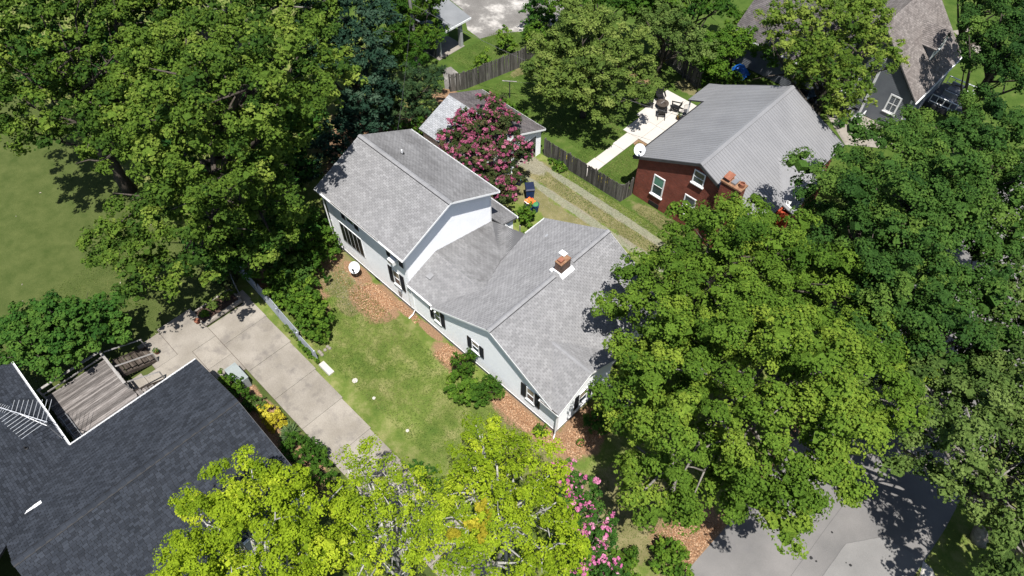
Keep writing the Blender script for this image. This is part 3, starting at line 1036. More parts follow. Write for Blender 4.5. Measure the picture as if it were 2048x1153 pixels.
for f_, s_ in ((frL, -33.4), (frL, -25.17), (frL, -11.82), (fr2, 15.92), (frF, 15.92), (fr2, 23.58)):
    MB().fbox(f_, s_ - .06, s_ + .06, 0.003, 0.03, 0.47, 3.0 if f_ is not fr2 else 5.9).build('corner_trim', 'trim_white', wh)

s2 = (8.15 - 6.15) / 4.23
shingle_slope(wh, [(-33.75, 15.5, 6.15), (-24.6, 15.5, 6.15), (-24.6, 19.73, 8.15), (-33.75, 19.73, 8.15)], 'shingle_light', singles=80)
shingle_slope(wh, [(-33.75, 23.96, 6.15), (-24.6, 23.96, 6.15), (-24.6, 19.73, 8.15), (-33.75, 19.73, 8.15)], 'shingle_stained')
ridge_cap(wh, (-33.78, 19.73, 8.15), (-24.58, 19.73, 8.15), (0, -1, -s2), (0, 1, -s2))
shingle_slope(wh, [(-22.55, 15.6, 3.12), (-22.55, 26.5, 3.12), (-17.15, 26.5, 6.0), (-17.15, 15.6, 6.0)], 'shingle_light')
shingle_slope(wh, [(-12.0, 15.6, 3.14), (-12.0, 26.5, 3.14), (-17.15, 26.5, 6.0), (-17.15, 15.6, 6.0)], 'shingle_light', singles=220)
s3 = 2.88 / 5.4
ridge_cap(wh, (-17.15, 15.58, 6.0), (-17.15, 21.3, 6.0), (-1, 0, -s3), (1, 0, -s3))
ridge_cap(wh, (-17.15, 22.9, 6.0), (-17.15, 26.52, 6.0), (-1, 0, -s3), (1, 0, -s3))
# link roof and its low back slope
shingle_slope(wh, [(-25.08, 15.78, 3.1), (-22.55, 15.78, 3.1), (-20.5, 18.4, 4.2), (-25.08, 18.4, 4.2)], 'shingle_light')
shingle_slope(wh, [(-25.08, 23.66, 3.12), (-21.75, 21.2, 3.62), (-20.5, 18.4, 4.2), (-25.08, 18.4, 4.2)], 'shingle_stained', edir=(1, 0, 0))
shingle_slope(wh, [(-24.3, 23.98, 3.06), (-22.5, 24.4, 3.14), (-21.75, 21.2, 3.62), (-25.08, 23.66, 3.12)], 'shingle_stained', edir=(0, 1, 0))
# front cross gable
sg = (4.6 - 3.15) / 2.75
shingle_slope(wh, [(-12.0, 15.6, 3.15), (-11.45, 15.6, 3.15), (-11.45, 18.35, 4.6), (-14.63, 18.35, 4.6)], 'shingle_light')
shingle_slope(wh, [(-12.0, 21.1, 3.15), (-11.45, 21.1, 3.15), (-11.45, 18.35, 4.6), (-14.63, 18.35, 4.6)], 'shingle_light')
ridge_cap(wh, (-14.5, 18.35, 4.6), (-11.43, 18.35, 4.6), (0, -1, -sg), (0, 1, -sg), lift=0.022, half=.14, vent=False)
# lean-to on the right of the upper block
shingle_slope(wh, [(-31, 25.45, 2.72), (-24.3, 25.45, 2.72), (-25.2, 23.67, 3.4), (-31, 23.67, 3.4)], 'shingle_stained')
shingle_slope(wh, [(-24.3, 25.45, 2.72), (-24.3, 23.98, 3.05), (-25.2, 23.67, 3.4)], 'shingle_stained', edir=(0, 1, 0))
wl = MB()
lap_wall(wl, frame((0, 25.2), (1, 0), (0, 1)), [(-30.8, .1), (-24.5, .1), (-24.5, 2.65), (-30.8, 2.65)])
lap_wall(wl, frame((-24.5, 0), (0, 1), (1, 0)), [(24.25, .1), (25.2, .1), (25.2, 2.65), (24.25, 2.65)])
wl.build('lean_to_wall', 'siding_white', wh)
gutter(wh, (-33.75, 15.5, 6.13), (-24.6, 15.5, 6.13), (0, -1, 0))
gutter(wh, (-33.75, 23.96, 6.13), (-24.6, 23.96, 6.13), (0, 1, 0))
gutter(wh, (-25.05, 15.78, 3.08), (-22.6, 15.78, 3.08), (0, -1, 0))
gutter(wh, (-22.55, 24.5, 3.1), (-22.55, 26.5, 3.1), (-1, 0, 0))
gutter(wh, (-13.0, 15.62, 3.15), (-11.45, 15.62, 3.15), (0, -1, 0))
gutter(wh, (-31, 25.45, 2.70), (-24.3, 25.45, 2.70), (0, 1, 0))
# gutters carry dark leaf litter in places
MB().box(-12.9, -11.6, 15.54, 15.60, 3.06, 3.10).box(-32, -27, 15.42, 15.48, 6.03, 6.07).build('gutter_debris', 'dark_wood', wh)
for x in (-33.75, -24.6):
    for y0, y1 in ((15.5, 19.73), (23.96, 19.73)):
        MB().hexa([(x - .018, y0, 5.99), (x + .018, y0, 5.99), (x + .018, y1, 7.99), (x - .018, y1, 7.99), (x - .018, y0, 6.145), (x + .018, y0, 6.145), (x + .018, y1, 8.145), (x - .018, y1, 8.145)]).build('rake_board', 'trim_white', wh)
for y in (15.6, 26.5):
    for x0, z0 in ((-22.55, 3.12), (-12.0, 3.14)):
        MB().hexa([(x0, y - .018, z0 - .16), (x0, y + .018, z0 - .16), (-17.15, y + .018, 5.84), (-17.15, y - .018, 5.84), (x0, y - .018, z0 - .005), (x0, y + .018, z0 - .005), (-17.15, y + .018, 5.995), (-17.15, y - .018, 5.995)]).build('rake_board', 'trim_white', wh)
for y0 in (15.6, 21.1):
    MB().hexa([(-11.47, y0, 2.99), (-11.43, y0, 2.99), (-11.43, 18.35, 4.44), (-11.47, 18.35, 4.44), (-11.47, y0, 3.145), (-11.43, y0, 3.145), (-11.43, 18.35, 4.595), (-11.47, 18.35, 4.595)]).build('rake_board', 'trim_white', wh)
ds = MB()
ds.tube([(-24.72, 15.72, 3.0), (-24.72, 15.80, 2.8), (-24.72, 15.80, 0.5), (-24.72, 15.6, 0.22), (-24.72, 15.2, .1)], 0.045, 6)
ds.build('downspout', 'trim_white', wh)
MB().tube([(-33.38, 15.66, 6.0), (-33.38, 15.66, 0.1)], 0.045, 6).build('downspout', 'trim_white', wh)
MB().tube([(-11.62, 15.68, 3.05), (-11.66, 15.68, .4), (-11.6, 15.5, .12)], 0.045, 6).build('downspout', 'trim_white', wh)
# windows with black shutters
for s0, s1, z0, z1, sw, f_, bl_ in ((-31.2, -30.25, 4.6, 5.72, .42, frL, 0), (-26.42, -25.62, 4.6, 5.75, .40, frL, 0), (-26.6, -25.88, 1.85, 3.4, .42, frL, .45),
                                    (-22.55, -21.93, 1.5, 2.9, .38, frL, 0), (-18.98, -18.3, 1.82, 2.92, .36, frL, .35), (-14.22, -13.55, 1.45, 2.85, .40, frL, .4),
                                    (17.8, 18.62, 0.95, 2.42, .36, frF, .5)):
    window(wh, f_, s0, s1, z0, z1, blind=bl_)
    shutter(wh, f_, s0 - sw - .03, s0 - .03, z0 - .03, z1 + .03)
    shutter(wh, f_, s1 + .03, s1 + sw + .03, z0 - .03, z1 + .03)
m = MB().fbox(frL, -32.3, -29.8, 0, .05, 1.8, 3.78)
pw = m.build('window_wall', 'trim_white', wh)
for k in range(5):
    a = -32.24 + k * 0.485
    MB().fbox(frL, a + .03, a + .455, .051, .06, 1.88, 3.70).build('pane', 'black', pw)
MB().fbox(frL, -29.2, -28.7, -.03, .012, 0.08, 0.32).fbox(frL, -19.9, -19.4, -.03, .012, .08, .32).build('vent_grille', 'vent_black', wh)
MB().fbox(frL, -24.1 - 2.1, -25.95, .02, .16, 1.2, 1.5).build('meter_box', 'galv', wh)
# chimney
ch = MB().box(-17.48, -16.97, 21.68, 22.56, 5.2, 6.66).build('chimney', 'brick_chimney', wh)
MB().box(-17.50, -16.95, 21.66, 22.58, 6.66, 6.73).build('crown', 'mortar_orange', ch)
MB().box(-17.42, -17.1, 21.78, 22.12, 6.731, 6.86).build('flue', 'clay', ch)
MB().box(-17.75, -17.3, 22.28, 22.62, 6.78, 6.83).build('cap_slab', 'trim_white', ch)
fl = MB()
fl.hexa([(-16.94, 21.55, 5.83), (-16.68, 21.55, 5.67), (-16.68, 22.7, 5.67), (-16.94, 22.7, 5.83), (-16.94, 21.55, 5.91), (-16.68, 21.55, 5.77), (-16.68, 22.7, 5.77), (-16.94, 22.7, 5.91)])
fl.box(-17.62, -16.94, 21.56, 21.645, 5.9, 6.03).box(-17.7, -17.5, 21.45, 21.64, 5.8, 5.93)
fl.build('flashing', 'trim_white', ch)
# roof fittings
MB().tube([(-30.75, 20.9, 7.5), (-30.75, 20.9, 7.95)], .055, 8).build('vent_pipe', 'trim_white', wh)
MB().lathe([(.17, 0), (.13, .05), (.07, .09)], 10, (-30.75, 20.9, 7.6)).build('pipe_boot', 'vent_black', wh)
x, y = at(981, 591, 4.6)
MB().box(x - .12, x + .12, y - .14, y + .14, 4.1, 4.62).build('roof_vent', 'vent_black', wh)
x, y = at(1097, 471, 4.2)
MB().lathe([(.3, -.2), (.3, .03), (.24, .1), (.1, .14)], 12, (x, y, 3.95)).build('roof_vent', 'shingle_pale', wh)
x, y = at(860, 552, 3.7)
MB().hexa([(x - .2, y - .2, 3.3), (x + .2, y - .2, 3.3), (x + .2, y + .2, 3.3), (x - .2, y + .2, 3.3), (x - .2, y - .2, 3.66), (x + .2, y - .2, 3.66), (x + .2, y + .2, 3.78), (x - .2, y + .2, 3.78)]).build('roof_vent', 'ridge_light', wh)
x, y = at(881, 612, 3.2)
# front stoop
st = MB().box(-11.7, -10.4, 19.9, 21.6, 0, .55).box(-10.4, -10.05, 19.95, 21.55, 0, .36).box(-10.05, -9.7, 19.95, 21.55, 0, .18)
st.build('front_steps', 'foundation', wh)

# things fixed to or lying on the white house
ac = thing('window_air_conditioner', 'white window air conditioner jutting from the upper window of the white house', 'air conditioner', (-26.02, 15.5, 4.62))
MB().box(-26.3, -25.75, 15.42, 15.81, 4.62, 4.98).build('casing', 'trim_white', ac)
MB().box(-26.26, -25.79, 15.405, 15.419, 4.66, 4.94).build('grille', 'galv', ac)
fl_ = thing('floodlight', 'small white twin floodlight under the eave gutter beside the link window', 'lamp', (-22.3, 15.6, 3.0))
MB().box(-22.4, -22.2, 15.80, 15.85, 2.95, 3.12).build('backplate', 'trim_white', fl_)
for dx in (-.12, .12):
    MB().tube([(-22.3 + dx, 15.72, 3.05), (-22.3 + dx * 1.5, 15.55, 2.98)], [.04, .075], 8).build('lamp_head', 'trim_white', fl_)

# ================================================================== BRICK HOUSE with metal roof
bh = thing('brick_house', 'red brick house with grey ribbed metal roof and clay-capped chimney', 'house', (-16.3, 41.3, 0))
frG = frame((0, 35.5), (1, 0), (0, -1))
bw = MB()
bw.add([(-21.3, 35.5, -.2), (-11.3, 35.5, -.2), (-11.3, 35.5, 3.9), (-16.3, 35.5, 6.4), (-21.3, 35.5, 3.9)], [(0, 1, 2, 3, 4)])
bw.add([(-21.3, 47.2, -.2), (-11.3, 47.2, -.2), (-11.3, 47.2, 3.9), (-16.3, 47.2, 6.4), (-21.3, 47.2, 3.9)], [(4, 3, 2, 1, 0)])
bw.add([(-21.3, 35.5, -.2), (-21.3, 47.2, -.2), (-21.3, 47.2, 3.9), (-21.3, 35.5, 3.9)], [(0, 1, 2, 3)])
bw.add([(-11.3, 35.5, -.2), (-11.3, 47.2, -.2), (-11.3, 47.2, 3.9), (-11.3, 35.5, 3.9)], [(3, 2, 1, 0)])
bw.build('wall', 'brick_red', bh)


def metal_slope(parent, x_e, z_e, x_r, z_r, y0, y1, pitch=0.25, name='roof'):
    """ribbed sheet roof: a deck and one rib-edged panel after another along Y"""
    dk = MB().prism([(x_e, y0, z_e - .012), (x_e, y1, z_e - .012), (x_r, y1, z_r - .012), (x_r, y0, z_r - .012)], (0, 0, -.12)).build(name, 'metal_dark', parent)
    n = round((y1 - y0) / pitch)
    w_ = (y1 - y0) / n
    dz = z_r - z_e
    sx = 1 if x_r > x_e else -1
    nv = Vector((-dz, 0, abs(x_r - x_e) * 1)).normalized() if sx > 0 else Vector((dz, 0, abs(x_r - x_e))).normalized()
    E0, R0 = Vector((x_e, 0, z_e)), Vector((x_r, 0, z_r))
    var = []
    for q in range(4):
        m_ = MB()
        pr = [(0, 0.0), (.014, .026), (.034, .026), (.048, 0.0), (w_, 0)]
        vs = []
        for yy, h in pr:
            vs += [E0 + Vector((0, yy, 0)) + nv * h, R0 + Vector((0, yy, 0)) + nv * h]
        for i in range(len(pr) - 1):
            k_ = len(m_.v)
            m_.add(vs[2 * i:2 * i + 4], [(0, 2, 3, 1)], (0.42 + q * .05) if i in (1, 3) else 0.05)
        me_ = m_.mesh('metal_panel')
        me_.materials.append(M['metal_roof'])
        var.append(me_)
    for i in range(n):
        link('metal_panel', random.choice(var), dk, loc=(0, y0 + i * w_, 0))
    return dk


metal_slope(bh, -21.65, 3.86, -16.3, 6.5, 35.3, 47.4)
metal_slope(bh, -10.95, 3.86, -16.3, 6.5, 35.3, 47.4)
metal_slope(bh, -23.1, 3.25, -21.6, 3.87, 44.4, 47.4)
bs = 2.64 / 5.35
rc = MB()
for sx in (-1, 1):
    rc.hexa([(-16.3, 35.27, 6.53), (-16.3 + sx * .22, 35.27, 6.53 - .22 * bs), (-16.3 + sx * .22, 47.43, 6.53 - .22 * bs), (-16.3, 47.43, 6.53),
             (-16.3, 35.27, 6.57), (-16.3 + sx * .22, 35.27, 6.57 - .22 * bs), (-16.3 + sx * .22, 47.43, 6.57 - .22 * bs), (-16.3, 47.43, 6.57)])
rc.build('ridge_cap', 'metal_roof', bh)
for y in (35.27, 47.43):
    for x0 in (-21.68, -10.92):
        MB().hexa([(x0, y - .03, 3.62), (x0, y + .03, 3.62), (-16.3, y + .03, 6.28), (-16.3, y - .03, 6.28), (x0, y - .03, 3.87), (x0, y + .03, 3.87), (-16.3, y + .03, 6.52), (-16.3, y - .03, 6.52)]).build('rake_board', 'metal_dark', bh)
gutter(bh, (-21.66, 35.3, 3.84), (-21.66, 44.4, 3.84), (-1, 0, 0), 'metal_dark')
MB().box(-23.0, -22.9, 44.5, 44.6, 0, 3.2).box(-23.0, -22.9, 47.2, 47.3, 0, 3.2).build('porch_post', 'trim_white', bh)
# front cross gable over the door
cg = MB().prism([(-10.0, 38.6, 3.55), (-10.0, 41.3, 5.05), (-13.36, 41.3, 5.05), (-11.1, 38.6, 3.93)], (0, 0, -.1)).prism(
    [(-10.0, 44.0, 3.55), (-11.1, 44.0, 3.93), (-13.36, 41.3, 5.05), (-10.0, 41.3, 5.05)], (0, 0, -.1)).build('gable_roof', 'metal_roof', bh)
for k in range(9):
    xx = -10.1 - k * .33
    yy = 41.3 - 2.7 * min(1, (13.3 + xx) / 2.2) if k > 2 else 38.6
    yy = max(38.6, 41.3 - (xx + 13.36) / 2.26 * 2.7)
    MB().hexa([(xx, yy, 5.05 - (41.3 - yy) * .5556), (xx + .04, yy, 5.05 - (41.3 - yy) * .5556), (xx + .04, 41.25, 5.02), (xx, 41.25, 5.02),
               (xx, yy, 5.085 - (41.3 - yy) * .5556), (xx + .04, yy, 5.085 - (41.3 - yy) * .5556), (xx + .04, 41.25, 5.057), (xx, 41.25, 5.057)]).build('rib', 'metal_roof', cg)
rg = MB()
for sy in (-1, 1):
    rg.hexa([(-13.4, 41.3, 5.07), (-13.4, 41.3 + sy * .18, 4.97), (-9.97, 41.3 + sy * .18, 4.97), (-9.97, 41.3, 5.07), (-13.4, 41.3, 5.1), (-13.4, 41.3 + sy * .18, 5.0), (-9.97, 41.3 + sy * .18, 5.0), (-9.97, 41.3, 5.1)])
rg.build('gable_ridge', 'metal_roof', cg)
MB().prism([(-10.3, 38.9, 0), (-10.3, 43.7, 0), (-10.3, 43.7, 3.55), (-10.3, 41.3, 4.85), (-10.3, 38.9, 3.55)], (-1.0, 0, 0)).build('porch_front', 'brick_red', bh)
MB().box(-10.98, -10.86, 38.0, 39.6, 3.30, 3.62).box(-10.86, -10.2, 38.5, 38.75, .1, 3.3).build('red_trim', 'rust_red', bh)
window(bh, frG, -19.72, -18.72, 1.3, 3.2, glass='glass', blind=0, tw=.09, sillout=.14)
MB().fbox(frG, -19.62, -18.82, .023, .03, 2.3, 3.1).build('green_shade', 'glass_green', bh)
window(bh, frG, -16.68, -15.72, 4.5, 5.68, tw=.09, sillout=.14)
window(bh, frG, -16.9, -15.9, 1.3, 3.1, tw=.09, sillout=.14)
window(bh, frG, -13.6, -12.6, 1.3, 3.1, tw=.09, sillout=.14)
MB().fbox(frG, -19.75, -18.8, .002, .03, .1, .48).build('vent_grille', 'vent_black', bh)
c2 = MB().box(-14.35, -12.85, 35.02, 35.75, -.1, 6.35).build('chimney', 'brick_red', bh)
MB().box(-14.42, -12.78, 34.96, 35.81, 6.35, 6.47).build('crown', 'mortar_orange', c2)
MB().lathe([(.2, 0), (.2, .3), (.15, .3), (.15, .15)], 12, (-13.05, 35.4, 6.47)).build('clay_pot', 'clay', c2)
MB().box(-13.75, -13.4, 35.15, 35.65, 6.47, 6.62).build('flue', 'galv', c2)
MB().hexa([(-14.3, 35.05, 6.75), (-13.8, 35.05, 6.7), (-13.8, 35.72, 6.78), (-14.3, 35.72, 6.82), (-14.32, 35.03, 6.80), (-13.8, 35.03, 6.75), (-13.8, 35.74, 6.83), (-14.32, 35.74, 6.87)]).box(
    -14.25, -14.2, 35.1, 35.15, 6.47, 6.78).box(-13.9, -13.85, 35.6, 35.65, 6.47, 6.74).build('chimney_hood', 'clay', c2)

# ================================================================== DARK-ROOFED HOUSE, lower left
dh = thing('dark_roofed_house', 'low house with large charcoal shingle roof beside the concrete driveway', 'house', (-25, -4, 0))
shingle_slope(dh, [(-18.2, 3.0, 3.2), (-18.2, -9.2, 3.2), (-24.0, -9.2, 5.5), (-24.0, 3.0, 5.5)], 'shingle_dark', row=.14, tab=.26, jit=.35, tvar=1.0)
shingle_slope(dh, [(-29.75, 3.0, 3.2), (-29.75, -4.95, 3.2), (-25.5, -9.2, 4.9), (-24.0, -9.2, 5.5), (-24.0, 3.0, 5.5)], 'shingle_dark', row=.14, tab=.28, singles=300)
shingle_slope(dh, [(-29.75, -4.95, 3.2), (-37.6, -4.95, 3.2), (-37.6, -10.7, 5.5), (-24.0, -10.7, 5.5)], 'shingle_dark', row=.14, tab=.26, jit=.35)
shingle_slope(dh, [(-24.0, -16.4, 3.2), (-37.6, -16.4, 3.2), (-37.6, -10.7, 5.5), (-24.0, -10.7, 5.5)], 'shingle_dark', row=.2, tab=.4)
sd_ = 2.3 / 5.8
M['shingle_dark2'] = M['shingle_dark']
ridge_cap(dh, (-24.0, -9.22, 5.5), (-24.0, 3.02, 5.5), (-1, 0, -sd_), (1, 0, -sd_), 'shingle_dark', half=.19, lift=.03, piece=.26, vent=True)
ridge_cap(dh, (-37.6, -10.7, 5.5), (-24, -10.7, 5.5), (0, 1, -sd_), (0, -1, -sd_), 'shingle_dark', half=.16, lift=.03, vent=False)
dw = MB()
lap_wall(dw, frame((0, 2.7), (1, 0), (0, 1)), [(-29.4, .1), (-18.6, .1), (-18.6, 3.1), (-24, 5.35), (-29.4, 3.1)])
lap_wall(dw, frame((-29.4, 0), (0, 1), (-1, 0)), [(-5.2, .1), (2.7, .1), (2.7, 3.1), (-5.2, 3.1)])
lap_wall(dw, frame((0, -5.25), (1, 0), (0, 1)), [(-37.3, .1), (-29.4, .1), (-29.4, 3.1), (-37.3, 3.1)])
lap_wall(dw, frame((-37.3, 0), (0, 1), (-1, 0)), [(-16.1, .1), (-5.25, .1), (-5.25, 3.1), (-10.7, 5.3), (-16.1, 3.1)])
lap_wall(dw, frame((-18.6, 0), (0, 1), (1, 0)), [(-9.0, .1), (2.7, .1), (2.7, 3.1), (-9.0, 3.1)])
lap_wall(dw, frame((0, -9.0), (1, 0), (0, -1)), [(-24, .1), (-18.6, .1), (-18.6, 3.1), (-24, 5.3)])
dw.build('wall', 'siding_cream', dh)
gutter(dh, (-29.76, 3.0, 3.19), (-29.76, -4.85, 3.19), (-1, 0, 0))
gutter(dh, (-29.85, -4.94, 3.19), (-37.6, -4.94, 3.19), (0, 1, 0))
gutter(dh, (-18.19, 2.95, 3.19), (-18.19, -9.2, 3.19), (1, 0, 0))
for x0 in (-29.75, -18.2):
    MB().hexa([(x0, 2.985, 3.03), (x0, 3.02, 3.03), (-24, 3.02, 5.33), (-24, 2.985, 5.33), (x0, 2.985, 3.195), (x0, 3.02, 3.195), (-24, 3.02, 5.495), (-24, 2.985, 5.495)]).build('rake_board', 'metal_dark', dh)
x, y = at(66, 992, 5.2)
x2, y2 = at(0, 1037, 5.2)
wf = MB()
a, b = Vector((x, y, 5.0)), Vector((x2, y2, 5.0))
a.z = 3.2 + (a.x + 29.75) * .3966 + .05
b.z = 3.2 + (b.x + 29.75) * .3966 + .06
for k in range(8):
    p, q = a.lerp(b, k / 8), a.lerp(b, (k + 1) / 8)
    o_ = Vector((.07 + .04 * random.random(), 0, .03))
    wf.hexa([p - o_ - Vector((0, 0, .05)), q - o_ - Vector((0, 0, .05)), q + o_ - Vector((0, 0, .05)), p + o_ - Vector((0, 0, .05)), p - o_, q - o_, q + o_, p + o_])
wf.build('flashing_strip', 'trim_white', dh)
x, y = at(52, 897, 3.9)
MB().lathe([(.14, -.3), (.1, .05), (.05, .07), (.05, .25)], 10, (x, y, 3.2 + (-4.95 - y) * .4)).build('vent_pipe', 'vent_black', dh)
x, y = at(430, 975, 4.3)
MB().tube([(x, y, 4.0), (x, y, 4.55)], .05, 8).build('vent_pipe', 'vent_black', dh)

# ================================================================== GARAGE and CARPORT
ga = thing('detached_garage', 'old white garage with sagging two-tone shingle roof behind the pink crape myrtle', 'garage', (-33.3, 30.6, 0))
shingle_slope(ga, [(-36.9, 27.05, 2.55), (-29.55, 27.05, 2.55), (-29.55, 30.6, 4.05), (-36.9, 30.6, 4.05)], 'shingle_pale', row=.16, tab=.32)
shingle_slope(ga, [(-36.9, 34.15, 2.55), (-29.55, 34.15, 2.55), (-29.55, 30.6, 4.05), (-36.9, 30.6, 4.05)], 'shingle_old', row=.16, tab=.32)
gs = 1.5 / 3.55
ridge_cap(ga, (-36.92, 30.6, 4.05), (-29.53, 30.6, 4.05), (0, -1, -gs), (0, 1, -gs), 'shingle_old', half=.15, lift=.025, vent=False)
gw = MB()
lap_wall(gw, frame((0, 27.3), (1, 0), (0, -1)), [(-36.7, 0), (-29.8, 0), (-29.8, 2.5), (-36.7, 2.5)])
lap_wall(gw, frame((0, 33.9), (1, 0), (0, 1)), [(-36.7, 0), (-29.8, 0), (-29.8, 2.5), (-36.7, 2.5)])
lap_wall(gw, frame((-36.7, 0), (0, 1), (-1, 0)), [(27.3, 0), (33.9, 0), (33.9, 2.55), (30.6, 3.9), (27.3, 2.55)])
fg = frame((-29.8, 0), (0, 1), (1, 0))
lap_wall(gw, fg, [(27.3, 2.2), (33.9, 2.2), (33.9, 2.55), (30.6, 3.9), (27.3, 2.55)])
lap_wall(gw, fg, [(27.3, 0), (27.9, 0), (27.9, 2.2), (27.3, 2.2)])
lap_wall(gw, fg, [(33.3, 0), (33.9, 0), (33.9, 2.2), (33.3, 2.2)])
lap_wall(gw, fg, [(30.4, 0), (30.8, 0), (30.8, 2.2), (30.4, 2.2)])
gw.build('wall', 'siding_white', ga)
MB().box(-36.5, -30.0, 27.5, 33.7, 0.01, .03).build('floor_slab', 'concrete', ga)
MB().box(-29.95, -29.9, 27.9, 30.4, 0.03, 2.2).build('garage_door', 'trim_white', ga)
for y0 in (27.05, 34.15):
    MB().hexa([(-29.57, y0, 2.39), (-29.53, y0, 2.39), (-29.53, 30.6, 3.89), (-29.57, 30.6, 3.89), (-29.57, y0, 2.545), (-29.53, y0, 2.545), (-29.53, 30.6, 4.045), (-29.57, 30.6, 4.045)]).build('rake_board', 'trim_white', ga)
MB().box(-36.9, -29.55, 34.15, 34.2, 2.4, 2.54).build('fascia', 'trim_white', ga)

cp = thing('carport', 'open carport with plain grey roof beside the back lane', 'carport', (-48.5, 38.8, 0))
MB().prism([(-45.25, 36.5, 2.75), (-45.25, 40.85, 2.75), (-52.5, 40.85, 4.1), (-52.5, 36.5, 4.1)], (0, 0, -.16)).build('roof', 'roof_grey', cp)
MB().box(-45.24, -45.2, 36.5, 40.85, 2.58, 2.77).build('fascia', 'trim_white', cp)
for x, y, wd in ((-45.75, 37.25, .16), (-45.65, 39.75, .32), (-51.8, 36.8, .2), (-51.8, 40.5, .2)):
    MB().box(x - wd / 2, x + wd / 2, y - wd / 2, y + wd / 2, 0, 2.66 if x > -50 else 3.8).build('post', 'siding_cream', cp)
MB().box(-52.3, -45.4, 36.7, 40.0, -.1, .05).build('floor_slab', 'concrete', cp)
MB().box(-52.2, -45.9, 36.75, 36.9, .05, 2.7).box(-52.2, -52.05, 36.9, 40.0, .05, 3.8).build('back_wall', 'metal_dark', cp)

# ================================================================== GREY HOUSE, upper right
gh = thing('grey_house', 'grey clapboard house with steep brown shingle roof and gabled dormer', 'house', (-14, 61, 0))
RZ, RX, EX, EZ, GY0, GY1 = 8.3, -14.4, -9.5, 3.3, 57.0, 66.0
s4 = (RZ - EZ) / (EX - RX)
shingle_slope(gh, [(EX, GY0, EZ), (EX, GY1, EZ), (RX, GY1, RZ), (RX, GY0, RZ)], 'shingle_brown', row=.15, tab=.3, singles=0)
shingle_slope(gh, [(2 * RX - EX, GY0, EZ), (2 * RX - EX, GY1, EZ), (RX, GY1, RZ), (RX, GY0, RZ)], 'shingle_brown', row=.2, tab=.4)
gg = MB()
f57 = frame((0, GY0 + .25), (1, 0), (0, -1))
lap_wall(gg, f57, [(-19.0, .1), (-9.8, .1), (-9.8, 3.2), (RX, 8.0), (-19.0, 3.2)], h=.16, depth=.03)
lap_wall(gg, frame((-9.8, 0), (0, 1), (1, 0)), [(GY0 + .25, .1), (GY1 - .25, .1), (GY1 - .25, 3.2), (GY0 + .25, 3.2)], h=.16, depth=.03)
lap_wall(gg, frame((0, GY1 - .25), (1, 0), (0, 1)), [(-19.0, .1), (-9.8, .1), (-9.8, 3.2), (RX, 8.0), (-19.0, 3.2)], h=.16, depth=.03)
# rear wing
lap_wall(gg, frame((0, 55.9), (1, 0), (0, -1)), [(-25.8, .1), (-19.0, .1), (-19.0, 3.0), (-25.8, 3.0)], h=.16, depth=.03)
lap_wall(gg, frame((-25.8, 0), (0, 1), (-1, 0)), [(55.9, .1), (64, .1), (64, 3.0), (60, 6.0), (55.9, 3.0)], h=.16, depth=.03)
gg.build('wall', 'siding_grey', gh)
shingle_slope(gh, [(-26.2, 55.6, 3.0), (-18.5, 55.6, 3.0), (-15.5, 60, 6.3), (-26.2, 60, 6.3)], 'shingle_old', row=.16, tab=.34)
shingle_slope(gh, [(-26.2, 64.4, 3.0), (-18.5, 64.4, 3.0), (-15.5, 60, 6.3), (-26.2, 60, 6.3)], 'shingle_old', row=.2, tab=.4)
gutter(gh, (-26.2, 55.6, 2.98), (-18.8, 55.6, 2.98), (0, -1, 0))
gutter(gh, (EX, GY0, EZ), (EX, GY1, EZ), (1, 0, 0))
window(gh, f57, -11.6, -10.6, 1.3, 3.0, bars=1, cols=2, tw=.13)
window(gh, f57, -15.5, -14.5, 1.3, 3.0, bars=1, cols=2, tw=.13)
MB().fbox(f57, -13.35, -13.15, .03, .08, .1, 6.4).build('corner_trim', 'trim_white', gh)
MB().fbox(f57, -9.95, -9.78, .03, .07, .1, 3.2).build('corner_trim', 'trim_white', gh)
# dormer
dx0, dz0, dy0, dy1 = -12.3, 6.15, 61.0, 63.4
dm = MB().prism([(-10.9, dy0, 4.75), (-10.9, dy1, 4.75), (-10.9, dy1, 5.9), (-10.9, (dy0 + dy1) / 2, 6.9), (-10.9, dy0, 5.9)], (-2.3, 0, 0)).build('dormer', 'siding_grey', gh)
ym = (dy0 + dy1) / 2
shingle_slope(dm, [(-10.7, dy0 - .2, 5.8), (-12.0, dy0 - .2, 5.8), (-13.2, ym, 7.0), (-10.7, ym, 7.0)], 'shingle_brown', name='dormer_roof', row=.15, tab=.3, thick=.09)
shingle_slope(dm, [(-10.7, dy1 + .2, 5.8), (-12.0, dy1 + .2, 5.8), (-13.2, ym, 7.0), (-10.7, ym, 7.0)], 'shingle_brown', name='dormer_roof', row=.15, tab=.3, thick=.09)
fd = frame((-10.9, 0), (0, 1), (1, 0))
MB().fbox(fd, dy0, dy1, .004, .05, 4.7, 5.0).fbox(fd, dy0, dy0 + .3, .004, .05, 5.0, 5.9).fbox(fd, dy1 - .3, dy1, .004, .05, 5.0, 5.9).fbox(fd, dy0 + .5, dy1 - .5, .004, .045, 5.95, 6.3).build('dormer_trim', 'trim_white', dm)
window(dm, fd, ym - .5, ym + .5, 5.05, 5.95)
